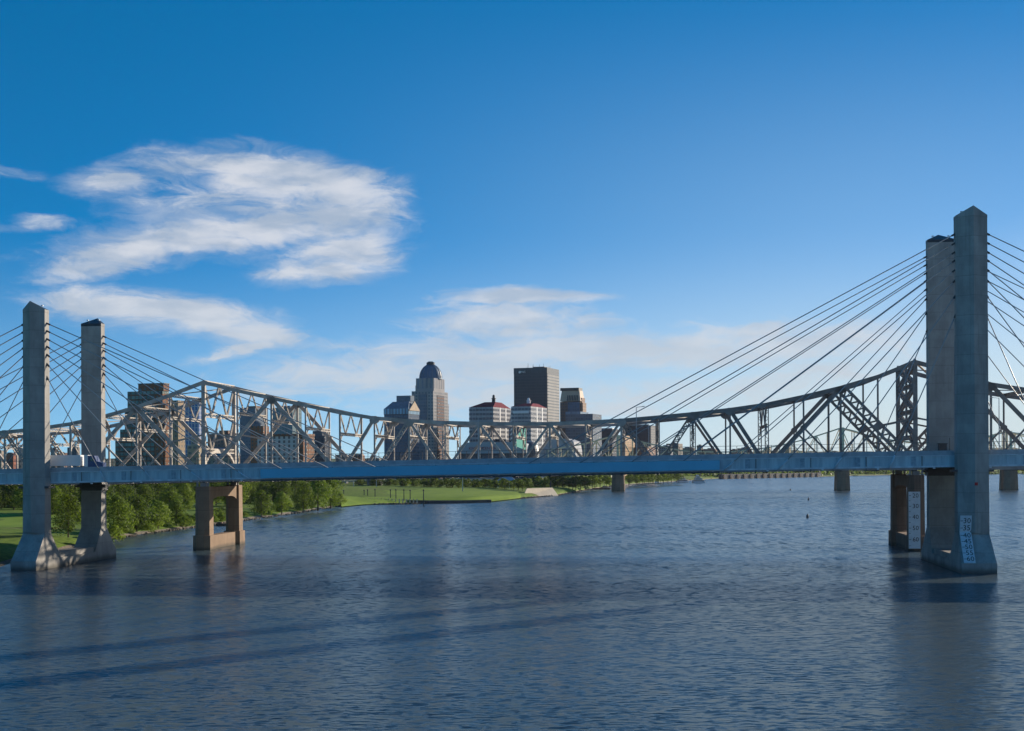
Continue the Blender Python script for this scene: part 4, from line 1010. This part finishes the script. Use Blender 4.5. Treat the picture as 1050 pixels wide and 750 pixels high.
# small far buildings on the right-hand skyline and behind the left tower
small = [(-12, 6, 462, 900, (.52, .42, .36), 'cream low block at the left edge of the photo'), (4, 17, 465, 860, (.45, .17, .12), 'red-brick low block left of the left bridge tower'), (14, 26, 460, 930, (.5, .45, .4), 'pale block touching the left tower'),
         (52, 58.5, 460, 1000, (.16, .15, .16), 'narrow dark grey block right of the left near pylon'), (58, 69, 464.5, 1150, (.26, .15, .13), 'low red-brown block above the white trailer'), (69, 82, 459, 1050, (.13, .16, .21), 'dark blue-grey block above the blue truck cab'),
         (683, 700, 455, 2350, (.30, .25, .22), 'brown low block beside the double truss post at mid-right'), (676, 690, 457.5, 2250, (.22, .25, .30), 'blue-grey low block at the foot of the lattice post'), (698, 713, 459.5, 2600, (.33, .27, .23), 'low tan-brown warehouse under the first open truss bay'),
         (714.5, 721, 456.8, 2900, (.24, .2, .18), 'small square brown tower on the low far skyline'), (721, 737, 460.5, 2900, (.34, .22, .18), 'low reddish block on the far skyline'), (748, 758, 461.3, 3000, (.36, .22, .18), 'small red-brown mill on the far skyline'), (756, 771, 459.8, 2950, (.35, .25, .21), 'wide reddish warehouse on the far skyline'),
         (784.5, 790.5, 458, 3100, (.42, .32, .22), 'small tan silo-like block on the far skyline'), (805, 811, 458.5, 3150, (.46, .36, .24), 'pale tan tower block near the far truss bridge')]
for x0, x1, y, Zs, c, lab in small:
    b = Bld('low_building', lab, 'building', x0, x0 + (x1 - x0) * .75, x1, Zs)
    b.slab('walls', [facade('small_block', c, tuple(v * .25 for v in c), 3.4, 3.5, .5, .5)], GZ - 6, ztop((x0 + x1) / 2, y, Zs)); b.slab('roof_plant', M['slate'], ztop((x0 + x1) / 2, y, Zs), ztop((x0 + x1) / 2, y - .9, Zs), .3, .75, .2, .7)

# elevated highway behind the park
VZ = 1080
vp = [unp(x, y, Zv) for x, y, Zv in ((150, 491.5, 1150), (330, 492.3, 1290), (470, 491.8, 1380), (560, 490.3, 1480), (606, 489, 1640), (640, 488, 1900), (690, 486.5, 2200))]
hv = thing('elevated_highway', 'long pale elevated highway on columns behind the park trees', 'bridge', vp[0])
m, r_ = MB(), MB()
for p, q in zip(vp, vp[1:]):
    d = (q - p); nn = Vector((-d.y, d.x, 0)).normalized()
    m.obox(p - UP * 1.8, d, nn * 14, UP * 1.8); r_.obox(p + UP * .004, d, nn * .4, UP * 1.0)
m.build('deck', M['sand'], hv); r_.build('parapet', M['barrier'], hv)
for p, q in zip(vp, vp[1:]):
    d = q - p; k = max(1, int(d.length / 38))
    for i in range(k):
        c = p + d * (i + .5) / k; nn = Vector((-d.y, d.x, 0)).normalized(); m = MB()
        for e in (2.5, 11.0): m.tube(c + nn * e - UP * (c.z - 1), c + nn * e - UP * 3.1, .9, 8)
        m.bar(c + nn * .5 - UP * 2.45, c + nn * 13.5 - UP * 2.45, 1.28, 1.6, UP); m.build('column', M['barrier'], hv)

# ------------------------------------------------------------------ park and waterfront
def pole(name, px, yb, yt, z, r, mat, lab, cat, grp, head=True):
    p = gnd(px, yb, z); zt_ = unp(px, yt, p.y).z
    m = MB(); m.tube((p.x, p.y, z - 1.5), (p.x, p.y, zt_), r, 6, r * .75)
    if head: m.lathe((p.x, p.y, zt_ - .1), [(r * 1.6, 0), (r * 1.8, .5), (r * .4, .8)], 8)
    return lone(name, m, mat, lab, cat, (p.x, p.y, z), grp)
for k, (px, yb, yt) in enumerate(((352.5, 512, 503.5), (373.4, 512.4, 503.3), (377, 512.6, 503), (384.6, 513, 502.6), (400.4, 513.6, 503), (406, 514, 502.8), (414.2, 514.4, 503), (420.6, 514, 503.4), (434.4, 516.5, 503.2))):
    pole('mooring_post', px, yb, yt, 1.4, .35, M['steel_dark'], 'dark slender post in the row along the river edge of the lawn', 'post', 'dark posts along the lawn')
pole('light_mast', 474.4, 506.5, 489.6, 3.8, .42, M['galv'], 'tall pale light mast standing on the back of the lawn', 'light mast', None)
pole('light_mast', 386, 500.5, 491.5, 6.5, .4, M['galv'], 'pale light mast beneath the elevated highway left of the lawn', 'light mast', None)
pole('light_mast', 362.5, 500.5, 495, 6.5, .4, M['galv'], 'short pale light mast at the left end of the lawn', 'light mast', None)
for px, yb, yt in ((564.6, 505.5, 494), (572, 504.6, 494.3), (579, 503.8, 493.8), (585.6, 503, 493), (592, 502, 492.6)):
    pole('dolphin_pile', px, yb, yt, 0.3, .75, M['steel_dark'], 'thick dark mooring pile in the row right of the sand-coloured ramp', 'pile', 'dark mooring piles', False)
# paved walk with short bollards
for k in range(22):
    px = 353 + k * 3.6; p = gnd(px, 513.3 + k * .05, 1.6); m = MB(); m.tube((p.x, p.y - 9.5, .8), (p.x, p.y - 9.5, 3.4), .42, 6)
    lone('bollard', m, M['sand'], 'short pale bollard in the long row along the seawall', 'bollard', (p.x, p.y - 9.5, .8), 'pale bollards along the seawall')
# sand-coloured ramp
m = MB(); B0 = [gnd(536.3, 509.5, .3), gnd(572.6, 508.4, .3)]
dv = Vector((0, 26, 0))
m.loft([[B0[0] - UP * 2, B0[1] - UP * 2, B0[1] + dv - UP * 2, B0[0] + dv - UP * 2], [B0[0], B0[1], B0[1] + dv, B0[0] + dv],
        [B0[0] + Vector((3.2, 9, 6.2)), B0[1] + Vector((-4.4, 9, 6.2)), B0[1] + dv * .9 + Vector((-4.4, 0, 6.2)), B0[0] + dv * .9 + Vector((3.2, 0, 6.2))]])
lone('boat_ramp', m, M['sand'], 'sunlit sand-coloured sloping concrete ramp on the river edge', 'ramp', B0[0])
# pavilion, dome tent, tent roof
p = gnd(551, 502, 3.5); pav = thing('pavilion', 'flat tan canopy on slim columns behind the sand-coloured ramp', 'pavilion', p); Zp = p.y + 30
q0, q1 = unp(541, 494.5, Zp), unp(558.8, 494.5, Zp)
m = MB(); m.box(q0.x, q1.x, Zp, Zp + 12, q0.z - .5, q0.z + 1.2); m.build('canopy', M['tan'], pav)
for e in (.1, .5, .93):
    x = q0.x + (q1.x - q0.x) * e; m = MB(); m.box(x - .7, x + .7, Zp + .6, Zp + 2, 1, q0.z - .5); m.build('column', M['tan'], pav)
c = unp(549.7, 492.4, Zp + 30); m = MB(); r = 3.2 * c.y / F
m.lathe((c.x, c.y, 3), [(r, 0), (r, c.z - 3 + .3), (r * .8, c.z - 3 + r * .75), (r * .35, c.z - 3 + r * 1.15), (.1, c.z - 3 + r * 1.25)], 16); lone('dome_tent', m, M['white'], 'small white domed tent above the tan canopy', 'tent', (c.x, c.y, 3))
q0, q1 = unp(509.5, 493, 1200), unp(529.5, 493, 1200); zt_ = unp(520, 489.4, 1200).z
tent = thing('tent_pavilion', 'pale blue-white pitched pavilion roof among the park trees', 'pavilion', (q0.x, 1200, 4))
m = MB(); m.loft([[(q0.x, 1200, q0.z), (q1.x, 1200, q0.z), (q1.x, 1216, q0.z), (q0.x, 1216, q0.z)], [(q0.x + 5, 1206, zt_), (q1.x - 4, 1206, zt_), (q1.x - 4, 1210, zt_), (q0.x + 5, 1210, zt_)]]); m.build('roof', plain('pale_blue_roof', (.40, .46, .55)), tent)
for e in (.05, .35, .65, .95):
    x = q0.x + (q1.x - q0.x) * e; m = MB(); m.tube((x, 1200.5, 3), (x, 1200.5, q0.z), .35, 6); m.build('post', M['white'], tent)
# riverboats
def boat(px0, px1, yb, decks, lab, ytop):
    p = gnd((px0 + px1) / 2, yb); Z = p.y; x0, x1 = unp(px0, yb, Z).x, unp(px1, yb, Z).x; h = unp(px0, ytop, Z).z; w = 14.0
    t = thing('riverboat', lab, 'boat', (x0, Z, 0)); Lb = x1 - x0
    m = MB(); m.loft([[(x0 + a_, Z + b_, z_) for a_, b_ in ((Lb * .04 * k, 0), (Lb * (1 - .08 * k), 0), (Lb * (1 - .02 * k), w / 2), (Lb * (1 - .08 * k), w), (Lb * .04 * k, w))] for z_, k in ((-.6, 1), (1.6, 0))]); m.build('hull', M['white'], t)
    dh = (h * .78 - 1.6) / decks
    for d in range(decks):
        i_ = 1.0 + d * 1.8; z0 = 1.6 + d * dh
        m = MB(); m.box(x0 + i_, x1 - i_ * 1.6, Z + .6 + d * .5, Z + w - .6 - d * .5, z0, z0 + dh - .35); dk = m.build('deck_house', M['white'], t)
        m = MB(); m.box(x0 + i_ - .6, x1 - i_ * 1.6 + .6, Z + .2 + d * .5, Z + w - .2 - d * .5, z0 + dh - .35, z0 + dh); m.build('deck_slab', M['sand'], dk)
        m = MB(); m.box(x0 + i_ + 1, x1 - i_ * 1.6 - 1, Z + .55 + d * .5, Z + .6 + d * .5, z0 + dh * .3, z0 + dh * .65); m.build('window_row', M['glass_dark'], dk)
    z0 = 1.6 + decks * dh
    m = MB(); m.box(x0 + Lb * .3, x0 + Lb * .5, Z + 4, Z + 9, z0, z0 + h * .14); m.build('pilot_house', M['white'], t)
    for e in (4.5, 8.5): m = MB(); m.tube((x0 + Lb * .62, Z + e, z0), (x0 + Lb * .62, Z + e, h * 1.05), .5, 8); m.build('chimney', M['steel_dark'], t)
boat(710.5, 723.8, 495.4, 3, 'white three-deck riverboat moored at the right end of the quay', 486.5)
boat(694, 706.5, 495.0, 2, 'lower white riverboat moored left of the three-deck one', 488.8)
for px, py, l_, w_, lab in ((662, 496.6, 22, 5, 'small pale barge by the quay left of the riverboats'), (607, 502.0, 20, 4, 'brown work barge beside the far brown pier')):
    p = gnd(px, py); t = thing('barge', lab, 'boat', p)
    m = MB(); m.loft([[(p.x + a_, p.y + b_, z_) for a_, b_ in ((k, 0), (l_ - k, 0), (l_ - k, w_), (k, w_))] for z_, k in ((-.5, 2), (1.4, 0))]); m.build('hull', M['sand'] if px > 650 else M['dark_stone'], t)
    m = MB(); m.box(p.x + l_ * .55, p.x + l_ * .8, p.y + 1, p.y + w_ - 1, 1.4, 3.6); m.build('cabin', M['white'] if px > 650 else M['tan'], t)
# buoys
for px, py, lab in ((828, 531, 'small dark buoy, the nearest of the three specks on the open water'), (829, 513, 'small dark buoy, the middle of the three on the open water'), (810.5, 503, 'tiny dark buoy, the farthest of the three on the water')):
    p = gnd(px, py); m = MB(); m.lathe(p, [(.5, -.4), (.7, .1), (.55, .9), (.2, 1.6), (.1, 1.9)], 10); lone('buoy', m, M['steel_dark'], lab, 'buoy', p)
# moored work float by the bank behind the brown pier
p = gnd(221, 539.6); m = MB(); m.box(p.x, p.x + 4.5, p.y, p.y + 3, -.3, 1.1); m.box(p.x + .6, p.x + 2.6, p.y + .6, p.y + 2.4, 1.1, 1.7); lone('work_float', m, M['dark_stone'], 'small rusty float by the grassy bank behind the brown pier', 'float', p)

# ------------------------------------------------------------------ trees
def crown_mesh(name, mat, h, w, nclump, nleaf, leaf, seed, low=.13):
    rnd = random.Random(seed); m = MB(); cl = []
    for k in range(nclump):
        t = (k + .5) / nclump; zc = h * (low + (0.96 - low) * t)
        prof = math.sin(math.pi * min(1, (t * .86 + .14))) ** .7
        ang = rnd.uniform(0, 6.28); rr = w * .5 * prof * rnd.uniform(.25, .85)
        cl.append((rr * math.cos(ang), rr * math.sin(ang), zc, w * rnd.uniform(.16, .27) * (0.65 + .5 * prof)))
    for x, y, z, r in cl:
        for i in range(nleaf):
            u = rnd.uniform(-1, 1); a = rnd.uniform(0, 6.28); q = math.sqrt(1 - u * u); rad = r * rnd.uniform(.55, 1.08) ** .6
            c = Vector((x + rad * q * math.cos(a), y + rad * q * math.sin(a), z + rad * u * .8))
            n = (Vector((q * math.cos(a), q * math.sin(a), u + .3)) + Vector((rnd.uniform(-.8, .8), rnd.uniform(-.8, .8), rnd.uniform(-.8, .8)))).normalized()
            t1 = n.orthogonal().normalized(); t1.rotate(Matrix.Rotation(rnd.uniform(0, 6.28), 3, n)); t2 = n.cross(t1); s_ = leaf * rnd.uniform(.6, 1.3)
            m.poly([c - t1 * s_ * .5, c + t2 * s_ * .32, c + t1 * s_ * .5, c - t2 * s_ * .32])
    me = bpy.data.meshes.new(name); me.from_pydata(m.v, [], m.f); me.materials.append(mat); return me
def trunk_mesh(name, h, r, seed, mat):
    rnd = random.Random(seed); m = MB(); m.tube((0, 0, -.8), (0, 0, h * .4), r, 8, r * .7)
    m.tube((0, 0, h * .4), (rnd.uniform(-.4, .4), rnd.uniform(-.4, .4), h * .8), r * .7, 6, r * .2)
    for k in range(5):
        z = h * rnd.uniform(.22, .55); a = rnd.uniform(0, 6.28); l_ = h * rnd.uniform(.16, .28); m.tube((0, 0, z), (l_ * math.cos(a), l_ * math.sin(a), z + l_ * .8), r * .4, 5, r * .1)
    me = bpy.data.meshes.new(name); me.from_pydata(m.v, [], m.f); me.materials.append(mat); return me
VAR = []
for k, (mt, h, w) in enumerate((('leaf_mid', 13, 12.5), ('leaf_mid', 12, 10.5), ('leaf_dark', 13, 13), ('leaf_light', 11, 11.5), ('leaf_dark', 15, 13.5), ('leaf_light', 12.5, 10.5))):
    VAR.append((crown_mesh('crown', M[mt], h, w, 26, 160, .62, 40 + k), trunk_mesh('trunk', h, .32, 60 + k, M['bark']), h))
SMALL = [(crown_mesh('crown', M[mt], 8, 7, 12, 80, .7, 90 + k, .28), trunk_mesh('trunk', 8, .22, 70 + k, M['bark']), 8.0) for k, mt in enumerate(('leaf_mid', 'leaf_dark', 'leaf_mid'))]
BUSH = [(crown_mesh('foliage', M[mt], 3.0, 5.2, 9, 90, .45, 120 + k, .1),) for k, mt in enumerate(('leaf_light', 'leaf_mid'))]
def tree(p, var, h, label, group=None, wid=1.0, cat='tree'):
    o = bpy.data.objects.new('leafy_tree', None); COL.objects.link(o); o.location = p; o.rotation_euler = (0, 0, random.uniform(0, 6.28))
    s_ = h / var[2]; o.scale = (s_ * wid, s_ * wid, s_); tag(o, label, cat, group)
    for nm, me in (('crown', var[0]), ('trunk', var[1])):
        c = bpy.data.objects.new(nm, me); COL.objects.link(c); c.parent = o
    return o
def bank_point(px, py, z): return gnd(px, py, z)
solo = [(121, 547, 1.6, 0, 13.5, 1.05, 'tall leafy tree beside the left tower\'s far pylon at the water'), (140, 543.5, 1.8, 2, 12.5, 1.1, 'broad dark green tree second right of the left tower\'s far pylon'), (162, 540.5, 1.8, 3, 9.8, 1.25, 'round light-green tree alone on the bank between tower and brown pier'),
        (181, 538, 1.8, 1, 10.0, 1.0, 'pointed green tree just left of the brown pier'), (268, 528.5, 1.8, 2, 11.5, 1.05, 'dark green tree first right of the brown pier'), (289, 526.5, 1.8, 5, 10.5, 1.1, 'light-green tree second right of the brown pier'),
        (311, 524.5, 1.8, 4, 15.5, 1.0, 'tall tree in the clump before the open lawn, left one'), (326, 522, 1.8, 3, 16.5, 1.05, 'tallest light tree of the clump at the end of the wooded bank'), (339, 520.5, 1.8, 0, 11.5, 1.1, 'lower tree at the right end of the wooded bank'), (349, 519, 1.4, 5, 7.5, 1.2, 'last small tree before the open lawn'),
        (70, 549, 2.8, 4, 13.5, 1.0, 'dark tree seen between the two pylons of the left tower')]
for px, py, z, v, h, wd, lab in solo: tree(gnd(px, py, z), VAR[v], h, lab, wid=wd)
rw = random.Random(5)
for row, (py0, zz, n, x0, x1) in enumerate(((533, 3.2, 20, -14, 335), (523, 4.4, 30, -14, 345), (514, 5.4, 34, -14, 335), (510, 6.0, 30, -14, 340))):
    for k in range(n):
        px = x0 + (x1 - x0) * (k + rw.uniform(.1, .9)) / n
        if row == 0 and (0 < px < 60): continue
        py = (550.5 - (px / 345.0) * 33 if row == 0 else (536 - px / 345 * 22 if row == 1 else 525 - px / 345 * 18)) - rw.uniform(0, 3) - (6 if row == 0 else 0) - (2 if row else 0)
        if px < 28 and row < 2: py = 520.0
        p = gnd(px, py, zz)
        tree(p, VAR[((0, 1, 3, 5, 2, 3), (2, 4, 0, 4, 2), (2, 4, 2, 4, 4), (2, 4, 2))[row][rw.randrange(3 + (2 if row < 3 else 0))]], rw.uniform(4.5, 11) if row == 0 else rw.uniform(9, 17), 'leafy tree in the dense wood along the left bank', 'trees of the wooded left bank', rw.uniform(.85, 1.5) if row == 0 else rw.uniform(.9, 1.25))
# small trees behind the lawn and along the far quay
for k in range(64):
    px = 368 + (k // 2) * 5.6 + rw.uniform(-2, 2); py = 501.0 + (px - 372) / 180 * 2.4 - (1.6 if k % 2 else 0) - rw.uniform(0, .5)
    tree(gnd(px, py, 5.3 if px < 470 else 4.4), SMALL[(0, 1, 1)[rw.randrange(3)]], rw.uniform(7.5, 10), 'small round park tree in the rows behind the lawn', 'park trees behind the lawn', rw.uniform(1.0, 1.3))
for k in range(62):
    px = 548 + (k // 2) * 4.9 + rw.uniform(-2, 2)
    if 625 < px < 642: continue
    py = (503.6 - (px - 556) / 140 * 7.6 if px < 600 else 500.6 - (px - 600) / 90 * 5.6) - (1.2 if k % 2 else 0) - rw.uniform(0, .8)
    if px < 575: py -= 1.0
    tree(gnd(px, py, 3.0), SMALL[(0, 1, 1)[rw.randrange(3)]], rw.uniform(10, 14), 'green tree along the far quay between the ramp and riverboats', 'trees along the far quay', rw.uniform(1.0, 1.3))
# bushes on the near bank
pr = bpy.data.objects.new('shrub', BUSH[0][0]); 
for k in range(64):
    px = rw.uniform(98, 352); t = (px - 98) / 254
    py = 553.2 - 35 * t + (-1.0 - rw.uniform(0, 4.0)); 
    if px < 118: py -= 0
    q = gnd(px, py, 1.3); o = bpy.data.objects.new('shrub', BUSH[k % 2][0]); COL.objects.link(o); o.location = q; s_ = rw.uniform(.5, 1.5); o.scale = (s_ * 1.2, s_ * 1.2, s_); o.rotation_euler = (0, 0, rw.uniform(0, 6.28))
    tag(o, 'low bright-green shrub on the grassy river edge', 'shrub', 'shrubs on the grassy left bank')
bpy.data.objects.remove(pr)
o = bpy.data.objects.new('shrub', BUSH[0][0]); COL.objects.link(o); o.location = gnd(115, 556.5, .8); o.scale = (1.5, 1.5, 1.7)
tag(o, 'big bright bush at the water\'s edge right of the left tower base', 'shrub')
# far wood on the right shore: one mass
def wood(name, pts, hmin, hmax, dens, seed, depth):
    rnd = random.Random(seed); m = MB()
    for (a, b) in zip(pts, pts[1:]):
        d = b - a; k = int(d.length / dens) + 1
        for i in range(k):
            p = a + d * (i + rnd.random()) / k + Vector((0, rnd.uniform(0, depth), 0)); h = rnd.uniform(hmin, hmax)
            for j in range(26):
                u = rnd.uniform(0, 1); a_ = rnd.uniform(0, 6.28); r = h * .42 * math.sin(math.pi * min(1, .15 + .85 * u)) ** .6
                c = p + Vector((r * math.cos(a_), r * math.sin(a_), h * u)); s_ = h * .16
                n = Vector((rnd.uniform(-1, 1), rnd.uniform(-1, 1), rnd.uniform(-.3, 1))).normalized(); t1 = n.orthogonal().normalized(); t2 = n.cross(t1)
                m.poly([c - t1 * s_, c - t2 * s_, c + t1 * s_, c + t2 * s_])
    o = m.build(name, M['leaf_dark']); o['kind'] = 'stuff'; return o
wood('far_wood', [gnd(742, 490.3, 1), gnd(840, 488.4, 1), gnd(930, 486.3, 1), gnd(1060, 485.9, 1)], 10, 20, 9.0, 3, 60)
wood('far_wood', [gnd(600, 494, 3), gnd(650, 491, 3), gnd(745, 489, 3)], 9, 13, 9.0, 8, 60)
# stones tumbled along the water's edge
rnd = random.Random(77); m = MB()
def stones(a, b, n, lo, hi, spread):
    for k in range(n):
        p = a.lerp(b, rnd.random()) + Vector((rnd.uniform(-1, 1), rnd.uniform(-spread * .3, spread), 0)); r = rnd.uniform(lo, hi); p.z = max(.1, p.z) + rnd.uniform(-.1, .25)
        u = [Vector((rnd.uniform(-1, 1), rnd.uniform(-1, 1), rnd.uniform(-.6, .6))).normalized() * r * rnd.uniform(.7, 1.2) for q in range(3)]
        m.poly([p + u[0], p + u[1], p + u[2]]); c = [p + u[0], p - u[1], p - u[0], p + u[1]]; tp, bt = p + UP * r * .8, p - UP * r * .6
        for i in range(4): m.poly([c[i], c[(i + 1) % 4], tp]); m.poly([c[i], c[(i + 1) % 4], bt])
edge = [gnd(x, y, .25) for x, y in ((100, 555.5), (160, 546), (200, 541), (250, 534), (300, 527), (345, 519.5), (362, 517.6), (395, 517.3), (428, 516.7), (470, 514.8), (505, 513.8), (540, 510.8), (572, 508.2), (600, 502.7), (640, 497.2))]
for i, (a, b) in enumerate(zip(edge, edge[1:])): stones(a, b, 60 if i < 5 else 130, .25, .7 if i < 5 else 1.0, 2.0 if i < 5 else 5.0)
o = m.build('riprap_stones', M['rubble']); o['kind'] = 'stuff'
# dark quay wall with openings on the far shore
q0, q1 = gnd(740, 491.2, .3), gnd(842, 489.0, .3); d = q1 - q0; qn = Vector((-d.y, d.x, 0)).normalized()
qt = thing('quay_wall', 'long dark quay wall with pale piers on the far right shore', 'wall', q0)
m = MB(); m.obox(q0 - UP * 1.2, d, qn * 6, UP * 9); m.build('wall', M['steel_dark'], qt)
for k in range(16): m = MB(); m.obox(q0 + d * (k + .2) / 16 - qn * 1.0 - UP * 1.2, d.normalized() * 4, qn * .99, UP * 8.4); m.build('buttress', M['dark_stone'], qt)

# ------------------------------------------------------------------ the air
hz = MB(); hz.box(-7500, 7500, -500, 10800, -5, 230)
hm = bpy.data.materials.new('haze_air'); hm.use_nodes = True
ht = hm.node_tree; ht.nodes.clear(); HN = NT(ht)
pv = HN.n('ShaderNodeVolumePrincipled', {'Color': (0.80, 0.88, 1.0, 1), 'Density': 0.000016, 'Anisotropy': 0.2})
HN.n('ShaderNodeOutputMaterial', {'Volume': pv.outputs[0]})
o = hz.build('haze', hm); o['kind'] = 'stuff'
